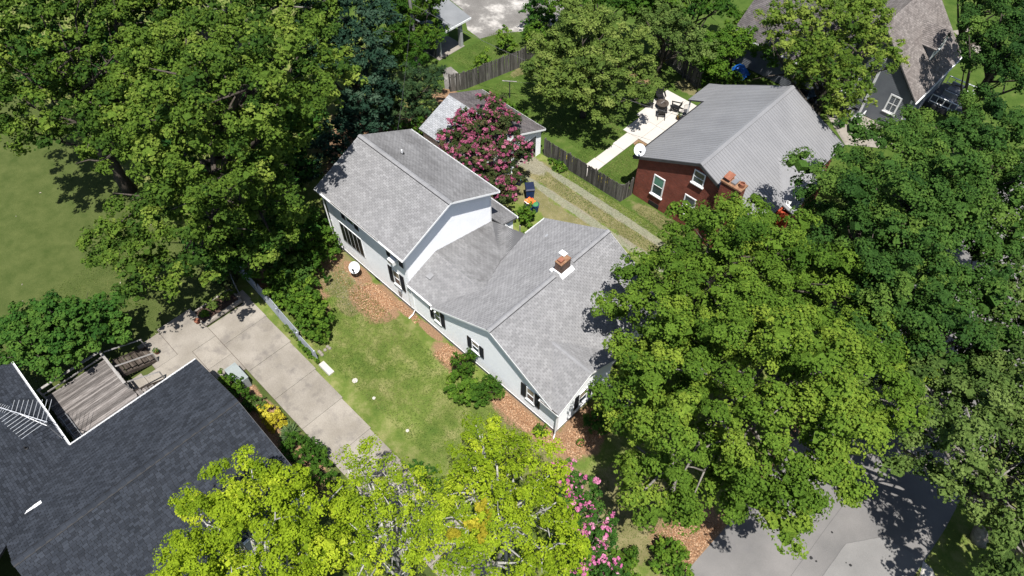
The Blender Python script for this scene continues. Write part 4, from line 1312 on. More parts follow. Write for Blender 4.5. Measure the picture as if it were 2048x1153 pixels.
# front porch floor with rail
pf = MB().box(-9.75, -6.6, 62.2, 66.0, 0, .45).build('porch_floor', 'metal_dark', gh)
pr_ = MB()
for a, b in (((-6.7, 62.3), (-6.7, 65.9)), ((-9.5, 65.9), (-6.7, 65.9)), ((-9.5, 62.3), (-6.7, 62.3))):
    for z in (.65, 1.3):
        pr_.tube([(*a, z), (*b, z)], .05, 4)
    for k in range(6):
        t = k / 5
        x, y = a[0] + (b[0] - a[0]) * t, a[1] + (b[1] - a[1]) * t
        pr_.tube([(x, y, .45), (x, y, 1.3)], .035, 4)
pr_.build('porch_rail', 'trim_white', pf)
for k, yy in enumerate((63.2, 64.9)):
    b_ = thing('porch_bench', ('pale', 'second pale')[k] + ' cushioned bench on the grey house porch, ' + ('nearer the house trees' if k == 0 else 'nearer the street lawn'), 'bench', (-8.4, yy, .45), group='porch benches')
    local(MB().box(-.6, .6, -.35, .3, .3, .45), 'seat', 'galv', b_)
    local(MB().box(-.6, .6, .3, .42, .3, .9), 'backrest', 'galv', b_)
    for sx in (-.55, .5):
        local(MB().box(sx, sx + .06, -.3, .35, 0, .3), 'leg', 'black', b_)


# ================================================================== FENCES
def picket_fence(name, label, pts, h, side, board=0.14, gap=0.003, rails=True, mat='fence_wood', jit=0.03):
    """board fence along pts; side = +1/-1 which side of the line the rails and posts stand"""
    e = thing(name, label, 'fence', (pts[0][0], pts[0][1], 0))
    var = []
    for q in range(5):
        me_ = MB().hexa([(0, -.011, 0), (board, -.011, 0), (board, .011, 0), (0, .011, 0), (0.004, -.011, h), (board - .004, -.011, h), (board - .004, .011, h), (.004, .011, h)], q / 4).mesh('board')
        me_.materials.append(M[mat])
        var.append(me_)
    for a, b in zip(pts, pts[1:]):
        a, b = Vector((*a, 0)), Vector((*b, 0))
        d = (b - a)
        L = d.length
        d.normalize()
        n = Vector((-d.y, d.x, 0)) * side
        rz = math.atan2(d.y, d.x)
        k = 0.0
        while k < L - board * .5:
            o = bpy.data.objects.new('board', random.choice(var))
            COL.objects.link(o)
            o.parent = e
            o.matrix_parent_inverse = Matrix.Translation(-e.location)
            o.location = a + d * k + Vector((0, 0, random.uniform(-jit, jit * .3)))
            o.rotation_euler = (random.gauss(0, .012), random.gauss(0, .012), rz)
            k += board + gap
        fr_ = frame(a.xy, d.xy, n.xy)
        for z in (h * .2, h * .78):
            MB().fbox(fr_, 0, L, .02, .06, z, z + .09).build('rail', mat, e)
        m_ = max(1, round(L / 2.4))
        for i in range(m_ + 1):
            s_ = min(L - .05, max(.05, L * i / m_))
            MB().fbox(fr_, s_ - .05, s_ + .05, .06, .16, -.2, h * 1.0).build('post', mat, e)
    return e


picket_fence('board_fence', 'weathered grey board fence along the gravel drive, turning to the brick house', [(-29.45, 33.95), (-21.45, 34.12), (-21.3, 35.42)], 1.75, 1)
picket_fence('board_fence', 'weathered board fence between the garage and the back lane lawn', [(-41.2, 34.2), (-40.5, 35.4), (-39.15, 41.6), (-40.3, 46.5)], 1.85, 1)
picket_fence('board_fence', 'dark board fence with rails and leaning post showing beyond the patio', [(-31.5, 51.8), (-25.3, 50.2)], 1.85, -1)
for k, (x, y) in enumerate(((-29.0, 51.0), (-25.8, 50.1))):
    pass

# low grey panel fence between driveway and shrubs
lf = thing('panel_fence', 'low grey panel fence leaning along the edge of the concrete driveway', 'fence', (-30, 9.0, 0))
pts = [(-36.7, 9.35), (-34.0, 9.2), (-31.1, 9.0), (-28.5, 8.85), (-26.5, 8.78)]
for i, (a, b) in enumerate(zip(pts, pts[1:])):
    a, b = Vector((*a, 0)), Vector((*b, 0))
    d = (b - a).normalized()
    n = Vector((d.y, -d.x, 0))
    ln = n * (-.12 - .1 * random.random())
    L = (b - a).length
    for k in range(7):
        z0, z1 = .08 + k * .145, .08 + k * .145 + .138
        if i == 3 and k > 4:
            continue
        p, q = a + d * .05, b - d * .05
        t0, t1 = ln * (z0 / 1.1), ln * (z1 / 1.1)
        up0, up1 = Vector((0, 0, z0)), Vector((0, 0, z1))
        MB().hexa([p + t0 + up0, q + t0 + up0, q + t0 + n * .03 + up0, p + t0 + n * .03 + up0, p + t1 + up1, q + t1 + up1, q + t1 + n * .03 + up1, p + t1 + n * .03 + up1], random.random()).build('slat', 'fence_vinyl', lf)
for p in pts:
    MB().box(p[0] - .05, p[0] + .05, p[1] - .02, p[1] + .08, -.2, 1.18).build('post', 'fence_vinyl', lf)
gt = thing('wire_gate', 'open dark metal gate standing across the end of the concrete driveway', 'gate', (-35.2, 8.4, 0))
g_ = MB()
a, b = Vector((-37.2, 8.9, 0)), Vector((-35.0, 8.25, 0))
for z in (.1, .6, 1.15):
    g_.tube([a + Vector((0, 0, z)), b + Vector((0, 0, z))], .03, 6)
for k in range(13):
    p = a.lerp(b, k / 12)
    g_.tube([p + Vector((0, 0, .1)), p + Vector((0, 0, 1.15))], .012 if k % 6 else .035, 5)
g_.build('frame', 'galv', gt)

# ================================================================== DECK with stairs
dk = thing('wooden_deck', 'weathered wooden deck with grey rails and two stairs behind the dark-roofed house', 'deck', (-33, -2.8, 0))
bv = []
for q in range(6):
    me_ = MB().box(0, .132, -4.9, -.78, 0, .035, q / 5).mesh('board')
    me_.materials.append(M['deck_wood'])
    bv.append(me_)
k = -35.75
while k < -29.9:
    link('board', random.choice(bv), dk, loc=None).location = (k, random.uniform(-.03, .05), .97)
    k += .143
MB().box(-35.7, -29.8, -4.85, -4.75, .75, .965).box(-35.7, -29.8, -.92, -.82, .75, .965).box(-35.7, -35.6, -4.75, -.92, .75, .965).build('joist', 'dark_wood', dk)
for x, y in ((-35.65, -4.8), (-35.65, -.87), (-32.6, -.87), (-30, -.87), (-35.65, -2.8)):
    MB().box(x - .05, x + .05, y - .05, y + .05, -.1, 1.95 if y != -2.8 else 1.0).build('post', 'rail_wood', dk)
MB().box(-35.74, -35.58, -4.85, -.8, 1.93, 1.97).build('handrail', 'rail_wood', dk)
MB().box(-35.5, -32.4, -.95, -.79, 1.90, 1.94).build('handrail', 'rail_wood', dk)
MB().box(-35.67, -35.63, -4.75, -.9, 1.35, 1.45).box(-35.5, -34.2, -.89, -.85, 1.35, 1.45).build('rail', 'rail_wood', dk)
MB().box(-31.35, -30.75, -4.65, -2.9, 1.01, 1.35).build('bench_box', 'trim_white', dk)
for (x0, x1, y0, n_, nm) in ((-35.4, -34.0, -.7, 6, 'a'), (-32.3, -31.1, -.7, 5, 'b')):
    for i in range(n_):
        z = .97 - (i + 1) * (.97 / (n_ + .6))
        for j in range(2):
            MB().box(x0, x1, y0 + i * .36 + j * .16, y0 + i * .36 + j * .16 + .145, z - .04, z, random.random()).build('tread', 'dark_wood' if nm == 'a' else 'deck_wood', dk)
    for xx in (x0 - .04, x1 + .01):
        MB().hexa([(xx, y0, .6), (xx + .03, y0, .6), (xx + .03, y0 + n_ * .36, -.02), (xx, y0 + n_ * .36, -.02), (xx, y0, .93), (xx + .03, y0, .93), (xx + .03, y0 + n_ * .36, .22), (xx, y0 + n_ * .36, .22)]).build('stringer', 'dark_wood', dk)
    for xx in ((x0 - .06,) if nm == 'b' else (x0 - .06, x1 + .06)):
        MB().tube([(xx, y0, 1.92), (xx, y0 + n_ * .36, 1.0)], .05, 4).build('handrail', 'rail_wood', dk)
        MB().box(xx - .04, xx + .04, y0 + n_ * .36 - .08, y0 + n_ * .36, -.1, 1.0).build('post', 'rail_wood', dk)
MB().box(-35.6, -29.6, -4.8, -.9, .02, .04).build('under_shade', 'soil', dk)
ld = thing('ladder', 'narrow metal ladder lying on the deck in the shade of the eave', 'ladder', (-32, -4.3, 1.0))
l_ = MB()
for dx in (0, .35):
    l_.tube([(-33.6 , -4.75 + dx, 1.25), (-30.6, -4.72 + dx, 1.06)], .025, 5)
l_.build('side_rail', 'galv', ld)
for k in range(8):
    t = k / 7.5
    MB().tube([(-33.5 + 2.8 * t, -4.75, 1.245 - .18 * t), (-33.5 + 2.8 * t, -4.4, 1.245 - .18 * t)], .016, 5).build('rung', 'galv', ld)

# ================================================================== ANTENNA, DISHES
an = thing('tv_antenna', 'long rooftop television antenna with many rods above the charcoal roof corner', 'antenna', (-30.6, -5.1, 3.0))
mast = [(-30.4, -5.0, 2.6), (-30.55, -5.02, 5.3)]
MB().tube(mast, .03, 6).build('mast', 'galv', an)
A0, A1 = Vector((-30.2, -4.85, 5.35)), Vector((-34.0, -6.9, 5.55))
MB().tube([A0, A1], .025, 6).build('boom', 'alu', an)
MB().tube([(-30.5, -5.02, 4.7), (A0.lerp(A1, .45))], .015, 5).build('brace', 'galv', an)
bd = (A1 - A0).normalized()
cr_ = Vector((-bd.y, bd.x, 0))
for k in range(9):
    p = A0.lerp(A1, .02 + k * .062)
    L = 1.35 - k * .085
    for sgn in (-1, 1):
        tip = p + (cr_ * sgn * 0.92 + bd * .42).normalized() * L
        MB().tube([p, tip], .012, 4).build('rod', 'alu', an)
for k in range(14):
    p = A0.lerp(A1, .58 + k * .031)
    MB().tube([p - cr_ * .22, p + cr_ * .22], .009, 4).build('director', 'alu', an)
r0 = A0.lerp(A1, .56)
for sgn in (-1, 1):
    MB().tube([r0, r0 + Vector((0, 0, sgn * .4)) - bd * .3], .012, 4).build('reflector_arm', 'alu', an)


def sat_dish(label, base, z, aim, r=.42, arm=.5, post=None):
    e = thing('satellite_dish', label, 'satellite dish', (*base, z))
    aim = Vector(aim).normalized()
    c = Vector((base[0], base[1], z)) + Vector((0, 0, arm))
    MB().tube([(base[0], base[1], z - .05 if post is None else post), c - aim * .08], .035, 6).build('mast', 'galv', e)
    q = aim.to_track_quat('Z', 'Y')
    m_ = MB()
    prof = [(0.02, 0), (r * .4, r * .03), (r * .75, r * .11), (r, r * .2)]
    vs, n_ = [], 20
    for off in (0, -.02):
        for rr, h in prof:
            for j in range(n_):
                t = 2 * math.pi * j / n_
                vs.append(c + q @ Vector((rr * math.cos(t) * .95, rr * math.sin(t) * 1.05, h + off)))
    k_ = len(prof) * n_
    fs = []
    for i in range(len(prof) - 1):
        for j in range(n_):
            fs.append((i * n_ + j, i * n_ + (j + 1) % n_, (i + 1) * n_ + (j + 1) % n_, (i + 1) * n_ + j))
            fs.append((k_ + i * n_ + j, k_ + (i + 1) * n_ + j, k_ + (i + 1) * n_ + (j + 1) % n_, k_ + i * n_ + (j + 1) % n_))
    for j in range(n_):
        a_ = (len(prof) - 1) * n_
        fs.append((a_ + j, a_ + (j + 1) % n_, k_ + a_ + (j + 1) % n_, k_ + a_ + j))
    fs.append(tuple(range(n_)))
    m_.add(vs, fs).build('reflector', 'dish', e, smooth=False)
    f = c + q @ Vector((0, -r * .35, r * 1.15))
    MB().tube([c + q @ Vector((0, -r * 1.03, r * .2)), f], .018, 5).build('feed_arm', 'galv', e)
    MB().box(f.x - .09, f.x + .09, f.y - .06, f.y + .06, f.z - .05, f.z + .06).build('feed_horn', 'metal_dark', e)
    return e


sat_dish('pale satellite dish on a short post in the dirt beside the white house wall', (-30.3, 15.05), 0.0, (.5, -.55, .75), .42, 1.0)
sat_dish('grey satellite dish mounted on the metal roof corner of the brick house', (-21.4, 35.5), 4.0, (.55, -.6, .75), .45, .5)

# ================================================================== PATIO FURNITURE
def adirondack():
    e = thing('adirondack_chair', 'x', 'chair')
    for k in range(6):
        t = k / 5
        local(MB().box(-.28, .28, -.30 + k * .115, -.20 + k * .115, .40 - t * .10, .425 - t * .10), 'seat_slat', 'black', e)
    for k in range(5):
        x = -.26 + k * .107
        h = .98 - abs(k - 2) * .05
        w_ = .098
        local(MB().hexa([(x, .28, .28), (x + w_, .28, .28), (x + w_, .31, .28), (x, .31, .28), (x * 1.15, .56, h), (x * 1.15 + w_ * 1.15, .56, h), (x * 1.15 + w_ * 1.15, .59, h), (x * 1.15, .59, h)]), 'back_slat', 'black', e)
    for sx in (-1, 1):
        local(MB().box(sx * .36 - .07, sx * .36 + .07, -.38, .42, .56, .585), 'armrest', 'black', e)
        local(MB().box(sx * .33 - .02, sx * .33 + .02, -.34, -.24, 0, .56), 'leg', 'black', e)
        local(MB().hexa([(sx * .30 - .015, .0, .18), (sx * .30 + .015, .0, .18), (sx * .30 + .015, .72, 0), (sx * .30 - .015, .72, 0), (sx * .30 - .015, -.34, .42), (sx * .30 + .015, -.34, .42), (sx * .30 + .015, .78, .1), (sx * .30 - .015, .78, .1)]), 'leg', 'black', e)
    local(MB().box(-.33, .33, .44, .47, .62, .72), 'back_brace', 'black', e)
    return e


P0 = (-26.15, 45.75)
ch0 = adirondack()
labs = ['black adirondack chair on the pale patio, back turned to the far lawn', 'black adirondack chair at the patio table, nearest the tree shade on the left',
        'black adirondack chair at the patio table, nearest the camera side of the patio', 'black adirondack chair at the patio table, nearest the brick house']
for i, ang in enumerate((135, 215, 305, 25)):
    c = ch0 if i == 0 else copy_tree(ch0)
    c.location = (P0[0] + 1.12 * math.cos(R(ang)), P0[1] + 1.12 * math.sin(R(ang)), .065)
    c.rotation_euler = (0, 0, R(ang) - math.pi / 2)
    tag(c, labs[i], 'chair', 'adirondack chairs round the patio table')
ft = thing('fire_table', 'dark round fire table between the black patio chairs', 'table', (*P0, .065))
local(MB().lathe([(.30, 0), (.34, .05), (.30, .42)], 14), 'base', 'black', ft)
local(MB().lathe([(.10, .42), (.56, .42), (.56, .47), (.20, .47), (.18, .44)], 18), 'table_top', 'dark_wood', ft)
local(MB().box(-.05, .05, -.25, .25, .475, .56), 'firewood', 'deck_wood', ft)
for k, (px, py, lab) in enumerate(((1372, 224, 'black wire patio chair tucked under the metal roof eave'), (1363, 236, 'second wire patio chair, in front beside the clay pot'))):
    x, y = at(px, py, .4)
    e = thing('wire_chair', lab, 'chair', (x, y, .065), 'wire chairs by the brick house', rz=.6 + k)
    local(MB().lathe([(.05, .43), (.24, .43), (.24, .455)], 12), 'seat', 'metal_dark', e)
    for a in range(4):
        t = math.pi / 4 + a * math.pi / 2
        local(MB().tube([(.19 * math.cos(t), .19 * math.sin(t), .43), (.26 * math.cos(t), .26 * math.sin(t), 0)], .014, 5), 'leg', 'black', e)
    for a in range(6):
        t = R(30 + a * 24)
        local(MB().tube([(.23 * math.cos(t), .23 * math.sin(t), .44), (.27 * math.cos(t), .27 * math.sin(t), .88)], .011, 5), 'back_wire', 'black', e)
    local(MB().tube([(.27 * math.cos(R(20 + a * 10)), .27 * math.sin(R(20 + a * 10)), .88) for a in range(15)], .015, 5), 'back_rail', 'black', e)


def flower_pot(label, xy, r, h, mat='clay', plant=None, z=0.0):
    e = thing('flower_pot', label, 'pot', (*xy, z))
    local(MB().lathe([(r * .68, 0), (r * .92, h * .8), (r * 1.02, h * .8), (r * 1.02, h), (r * .86, h), (r * .80, h * .82)], 14), 'pot', mat, e)
    local(MB().lathe([(.02, h * .8), (r * .8, h * .81)], 12), 'soil', 'soil', e)
    if plant:
        d = unit(RNG.normal(size=(70, 3)) + np.array([0, 0, .5]))
        V = leaf_quads(d * r * 1.2 + np.array([xy[0], xy[1], z + h + r * .3]), unit(d + np.array([0, 0, .5])), np.full(70, .09))
        tag(quads('plant', V, PAL[plant], e, RNG.random(70)), kind='stuff')
    return e


flower_pot('brown clay pot on the concrete at the corner of the raised bed', at(397, 647), .19, .3, 'clay', None, .06)
flower_pot('terracotta pot on the patio beside the wire chairs', at(1357, 240), .22, .32, 'clay', 'bright', .065)
flower_pot('small clay pot with a sprig in the mulch before the front corner', at(1160, 889), .2, .2, 'clay', 'bright')
flower_pot('clay pot by the deck stair foot', at(316, 708), .16, .28, 'clay', 'boxwood', .065)
pb = thing('pebble_bowl', 'small grey bowl standing alone on the pale patio', 'bowl', (*at(1283, 231), .062))
local(MB().lathe([(.05, 0), (.12, .06), (.13, .10), (.10, .10), (.06, .05)], 12), 'bowl', 'foundation', pb)
local(MB().lathe([(.04, .0), (.05, -.002), (.05, .002)], 10), 'foot', 'foundation', pb)

# clothes-line post, utility pole, wires
cl = thing('clothesline_post', 'T-shaped clothesline post standing on the back lawn by the garage', 'post', (-36.75, 37.37, 0))
MB().tube([(-36.75, 37.37, -.2), (-36.75, 37.37, 1.75)], .05, 6).build('upright', 'metal_dark', cl)
MB().tube([(-37.25, 36.95, 1.78), (-36.3, 37.8, 1.72)], .045, 6).build('crossbar', 'rail_wood', cl)
up = thing('utility_pole', 'grey wooden utility pole rising through the trees near the carport', 'pole', (-44.6, 33.5, 0))
MB().tube([(-44.6, 33.5, -.3), (-44.62, 33.5, 11.5)], [.17, .12], 10).build('shaft', 'pole', up)
MB().tube([(-44.3, 34.5, 10.6), (-44.9, 32.5, 10.6)], .06, 5).build('crossarm', 'pole', up)
MB().tube([(-44.45, 33.65, 6.1), (-44.2, 33.95, 5.8)], .06, 6).build('bracket', 'galv', up)


def wire(name, label, a, b, sag, r=.012, mat='metal_dark'):
    a, b = Vector(a), Vector(b)
    p = [a.lerp(b, k / 14) - Vector((0, 0, sag * 4 * (k / 14) * (1 - k / 14))) for k in range(15)]
    tag(MB().tube(p, r, 4).build(name, mat), label, 'cable')


wire('service_cable', 'overhead cable from the utility pole to the brick house', (-44.6, 33.5, 7.6), (-21.6, 41.2, 4.2), .9, .016)
wire('service_cable', 'overhead cable from the utility pole to the white house rear gable', (-44.6, 33.5, 6.8), (-33.5, 22.5, 6.4), .5, .014)
wire('clothes_line', 'thin cord from the clothesline post across the lawn to the big tree', (-36.6, 37.5, 1.74), (-29.5, 43.5, 1.9), .2, .012)

# bins and bags beside the drive
def bin_(label, x, y, rz, body, lid, s=1.0):
    e = thing('wheelie_bin', label, 'bin', (x, y, 0), 'bins beside the gravel drive', rz)
    local(MB().hexa([(-.24 * s, -.26 * s, .06), (.24 * s, -.26 * s, .06), (.24 * s, .26 * s, .06), (-.24 * s, .26 * s, .06), (-.3 * s, -.34 * s, .95 * s), (.3 * s, -.34 * s, .95 * s), (.3 * s, .34 * s, .95 * s), (-.3 * s, .34 * s, .95 * s)]), 'body', body, e)
    local(MB().hexa([(-.32 * s, -.38 * s, .955 * s), (.32 * s, -.38 * s, .955 * s), (.32 * s, .38 * s, .955 * s), (-.32 * s, .38 * s, .955 * s), (-.28 * s, -.3 * s, 1.03 * s), (.28 * s, -.3 * s, 1.03 * s), (.3 * s, .36 * s, 1.06 * s), (-.3 * s, .36 * s, 1.06 * s)]), 'lid', lid, e)
    for sx in (-1, 1):
        local(MB().tube([(sx * .25 * s, .3 * s, .1), (sx * .31 * s, .3 * s, .1)], .1, 10), 'wheel', 'tyre', e)
    local(MB().tube([(-.25 * s, .42 * s, .9 * s), (.25 * s, .42 * s, .9 * s)], .02, 6), 'handle', body, e)
    return e


bin_('large blue wheeled bin with a dark lid by the crape myrtle', -26.9, 29.55, .9, 'blue_bin', 'navy', 1.15)
bin_('dark teal bin half hidden under the crape myrtle', -28.5, 30.0, .4, 'navy', 'teal', .8)


def tub(label, x, y, r, h, mat, lid=None):
    e = thing('round_bin', label, 'bin', (x, y, 0), 'round blue bins beside the drive')
    local(MB().lathe([(r * .78, 0), (r * .98, h * .94), (r * 1.05, h * .94), (r * 1.05, h), (r * .92, h), (r * .8, h * .5)], 16), 'body', mat, e)
    if lid:
        local(MB().lathe([(r * .9, h * .96), (r * .8, h * 1.06), (r * .3, h * 1.1)], 14), 'lid', lid, e)
    for sg in (-1, 1):
        local(MB().box(sg * r * 1.0 - .02, sg * r * 1.0 + .02, -.08, .08, h * .72, h * .8), 'handle', mat, e)
    return e


tub('round blue bin with a green lid beside the drive', -25.55, 28.75, .30, .75, 'blue_bin', 'green_lid')
tub('open round blue bin left of the green-lidded one', -25.75, 28.15, .28, .72, 'blue_bin')
tub('round dark blue bin under the orange bag', -26.05, 28.5, .30, .7, 'navy', 'navy')
bg = thing('orange_bag', 'crumpled orange and white bag lying on the round bins', 'bag', (-26.0, 28.6, .77))
mb = MB()
V_ = []
for i in range(9):
    for j in range(9):
        V_.append((-26.35 + i * .085 + random.gauss(0, .02), 28.28 + j * .085 + random.gauss(0, .02), .80 + .10 * math.sin(i * 1.3) * math.cos(j * 1.1) + random.random() * .06))
mb.add(V_, [(i * 9 + j, (i + 1) * 9 + j, (i + 1) * 9 + j + 1, i * 9 + j + 1) for i in range(8) for j in range(8)])
mb.build('sheet', 'orange', bg)
MB().tube([(-26.3, 28.3, .88), (-25.95, 28.25, .92), (-25.65, 28.4, .86)], .03, 5).build('white_trim', 'trim_white', bg)

# raised bed, slab, stones, stepping stones
rbed = thing('raised_bed', 'timber edged raised bed with soil at the end of the concrete driveway', 'planter', (-35, 6.5, 0))
MB().box(-35.6, -34.35, 5.15, 7.9, 0, .22).build('soil', 'soil', rbed)
for a, b in ((((-34.22, 5.05, .2)), (-34.22, 6.5, .2)), ((-34.22, 6.52, .2), (-34.22, 8.0, .2))):
    MB().tube([a, b], .17, 10).build('timber', 'log_wood', rbed)
MB().box(-35.72, -35.58, 5.1, 7.95, 0, .26).build('timber', 'log_wood', rbed)
MB().box(-35.58, -34.4, 5.02, 5.14, 0, .26).build('timber', 'log_wood', rbed)
MB().box(-35.58, -34.4, 7.91, 8.03, 0, .26).build('timber', 'log_wood', rbed)
pk = thing('stone_slab', 'white concrete slab at the corner of driveway and lawn', 'slab', (-25.6, 8.85, 0))
MB().box(-26.15, -25.0, 8.42 + .25, 9.05, -.05, .10).build('slab', 'concrete_new', pk)
MB().box(-26.15, -25.0, 8.62, 8.669, -.05, .05).build('footing', 'foundation', pk)
bk = thing('clay_brick', 'single orange brick at the end of the grey panel fence', 'brick', (-26.4, 8.75, 0))
MB().hexa([(-26.5, 8.62, 0), (-26.25, 8.66, 0), (-26.25, 8.85, 0), (-26.5, 8.82, 0), (-26.49, 8.63, .15), (-26.26, 8.67, .15), (-26.26, 8.84, .15), (-26.49, 8.81, .15)]).build('brick', 'clay', bk)
for i, (px, py, r_, lab) in enumerate(((710, 762, .19, 'largest white disc on the lawn, nearest the concrete slab'), (748, 797, .11, 'small pale disc on the lawn, middle of the three'), (815, 862, .11, 'small white disc on the lawn, farthest towards the street trees'))):
    x, y = at(px, py)
    e = thing('lawn_disc', lab, 'stepping stone', (x, y, 0), 'white discs on the lawn')
    local(MB().lathe([(r_, 0), (r_ * 1.0, .03), (r_ * .9, .045)], 9), 'disc', 'concrete_new', e)
    local(MB().lathe([(r_ * .25, .046), (r_ * .2, .06)], 8), 'hub', 'concrete_new', e)
for i in range(6):
    x, y = at(650 + random.uniform(-14, 14), 706 + random.uniform(-12, 10))
    e = tag(MB().lathe([(.10, 0), (.13, .05), (.09, .11), (.03, .12)], 7, (x, y, 0)).build('field_stone', 'concrete'), 'rounded pale stone in the small heap beside the lawn shrubs, ' + ('nearest the panel fence', 'at the heap centre', 'on its lawn side', 'at its far end', 'at its near end', 'lying apart')[i], 'stone', 'stones by the shrub row')
hv = thing('air_conditioner_cabinet', 'grey green outdoor air conditioner cabinet beside the charcoal roof eave', 'air conditioner', (-28.6, 4.5, 0))
MB().box(-29.5, -28.0, 4.05, 4.75, .0, .95).build('cabinet', 'hvac', hv)
MB().box(-29.55, -29.42, 4.0, 4.8, .95, 1.0).box(-29.42, -28.0, 4.0, 4.8, .951, .99).build('lid', 'hvac', hv)
MB().box(-29.56, -29.505, 4.0, 4.8, .1, .96).build('louvre', 'metal_dark', hv)
fk = thing('garden_post', 'short grey post by the small wooden rail behind the link roof', 'post', (*at(1046, 470, 0), 0))
x, y = at(1046, 470, 1)
MB().tube([(x - .6, y + .3, 0), (x - .6, y + .3, 1.3)], .05, 6).build('upright', 'rail_wood', fk)
MB().tube([(x - .9, y + .1, .6), (x - .2, y + .5, .6)], .03, 5).build('rail', 'dark_wood', fk)

# blue tarp, parked car, crates between the houses
tp = thing('blue_tarp', 'bright blue tarp heaped beside the grey house wing', 'tarp', (*at(1481, 140), 0))
x, y = at(1481, 140, .6)
V_ = [(x - .8 + i * .2 + random.gauss(0, .04), y - .8 + j * .2 + random.gauss(0, .04), max(.02, 1.0 - ((i - 4) ** 2 + (j - 4) ** 2) * .045) + random.random() * .2) for i in range(9) for j in range(9)]
MB().add(V_, [(i * 9 + j, (i + 1) * 9 + j, (i + 1) * 9 + j + 1, i * 9 + j + 1) for i in range(8) for j in range(8)]).build('sheet', 'tarp', tp)
MB().box(x - .5, x + .5, y - .5, y + .5, 0, .55).build('load', 'dark_wood', tp)


def car(label, x, y, rz):
    e = thing('parked_car', label, 'car', (x, y, 0), rz=rz)
    b = MB()
    prof = [(-2.2, .35), (-2.25, .75), (-1.6, .92), (-.9, 1.42), (.6, 1.45), (1.35, .98), (2.15, .85), (2.25, .4)]
    n = len(prof)
    vs = []
    for sy, k in ((-.82, 0), (-.88, 1), (.88, 1), (.82, 0)):
        for px_, pz in prof:
            yy = sy if pz < 1.2 else sy * .74
            vs.append((px_, yy, pz))
    for q in range(3):
        for i in range(n - 1):
            b.add([vs[q * n + i], vs[q * n + i + 1], vs[(q + 1) * n + i + 1], vs[(q + 1) * n + i]], [(0, 1, 2, 3)])
    b.add(vs[:n], [tuple(range(n))]).add(vs[-n:], [tuple(range(n))[::-1]])
    local(b, 'body', 'car_dark', e)
    local(MB().add([(-1.55, -.8, .96), (-1.55, .8, .96), (-.95, .6, 1.41), (-.95, -.6, 1.41)], [(0, 1, 2, 3)]), 'rear_window', 'glass', e).location.z = .012
    local(MB().add([(1.3, -.8, 1.0), (1.3, .8, 1.0), (.65, .6, 1.43), (.65, -.6, 1.43)], [(3, 2, 1, 0)]), 'windscreen', 'glass', e).location.z = .012
    for sx in (-1.4, 1.4):
        for sy in (-.8, .8):
            w_ = local(MB().tube([(sx, sy - .1, .32), (sx, sy + .1, .32)], .32, 16), 'wheel', 'tyre', e)
            local(MB().tube([(sx, sy - .105, .32), (sx, sy + .105, .32)], .18, 12), 'rim', 'galv', w_)
    for sy in (-.62, .62):
        local(MB().box(-2.28, -2.2, sy - .18, sy + .18, .66, .8), 'tail_light', 'red_lens', e)
        local(MB().box(2.2, 2.27, sy - .18, sy + .18, .62, .74), 'headlight', 'dish', e)
    return e


x, y = at(1650, 228, .6)
car('dark parked car with red tail light between the brick and grey houses', x - 1.0, y + 1.2, R(200))
wb = thing('white_cart', 'small white sided trailer on the pale drive between the houses', 'trailer', (*at(1700, 228), 0))
x, y = at(1702, 226, .5)
MB().box(x - .9, x + .9, y - .7, y + .7, .35, .45).build('bed', 'galv', wb)
MB().box(x - .95, x - .9, y - .7, y + .7, .35, .85).box(x + .9, x + .95, y - .7, y + .7, .35, .85).box(x - .9, x + .9, y - .75, y - .701, .35, .85).build('side_panel', 'trim_white', wb)
for sy in (-.8, .8):
    MB().tube([(x, y + sy - .08, .3), (x, y + sy + .08, .3)], .3, 12).build('wheel', 'tyre', wb)
oc = thing('orange_cooler', 'orange topped cooler beside the white trailer', 'cooler', (*at(1678, 212), 0))
x, y = at(1678, 212)
MB().box(x - .3, x + .3, y - .2, y + .2, 0, .4).build('body', 'trim_white', oc)
MB().box(x - .32, x + .32, y - .22, y + .22, .401, .48).build('lid', 'orange', oc)


# ================================================================== TREES
tree('maple_tree', 'large mid green maple overhanging the white house roof beside the brick house', [(1440, 520, 8.5, 3.5), (1335, 560, 7, 2.7), (1325, 650, 7.5, 2.8), (1450, 630, 9.5, 3.6), (1560, 560, 8, 3.4), (1490, 450, 6.5, 2.3), (1300, 520, 6, 1.6), (1400, 440, 5.5, 1.5), (1265, 600, 6.5, 1.2)],
     'maple', leaf=.13, cr=1.0, per=460, gap=1.25, bias=.42, trunk=.4, base=(-10.3, 27.5), limbs=26)
tree('maple_tree', 'broad yellow green maple in the front yard, branches over the road', [(1330, 790, 8, 3.0), (1430, 790, 10, 3.7), (1560, 750, 10.5, 3.7), (1680, 790, 9.5, 3.4), (1310, 900, 7.5, 2.5), (1420, 930, 8, 2.7), (1555, 900, 9, 3.1), (1660, 880, 8.5, 2.6), (1590, 1000, 7, 1.6), (1350, 985, 6.5, 1.3), (1460, 990, 6.5, 1.3), (1265, 720, 7, 1.6), (1750, 740, 8.5, 2.6), (1245, 840, 6.5, 1.2), (1600, 1050, 6.5, .8), (1690, 700, 8, 2.5), (1260, 950, 6, .9)],
     'maple', leaf=.13, cr=1.0, per=460, gap=1.25, bias=.55, trunk=.45, base=(-5.2, 24.5), limbs=34, bark='bark_mid')
tree('maple_tree', 'dark green maple in front of the brick house right corner', [(1690, 400, 8, 3.0), (1780, 320, 9, 3.2), (1760, 470, 9, 3.3), (1860, 420, 9.5, 3.2), (1700, 520, 8, 2.7), (1820, 560, 9, 3.1), (1660, 480, 7, 1.6)],
     'maple_dark', leaf=.135, cr=1.0, per=420, gap=1.25, bias=.55, trunk=.38, limbs=24)
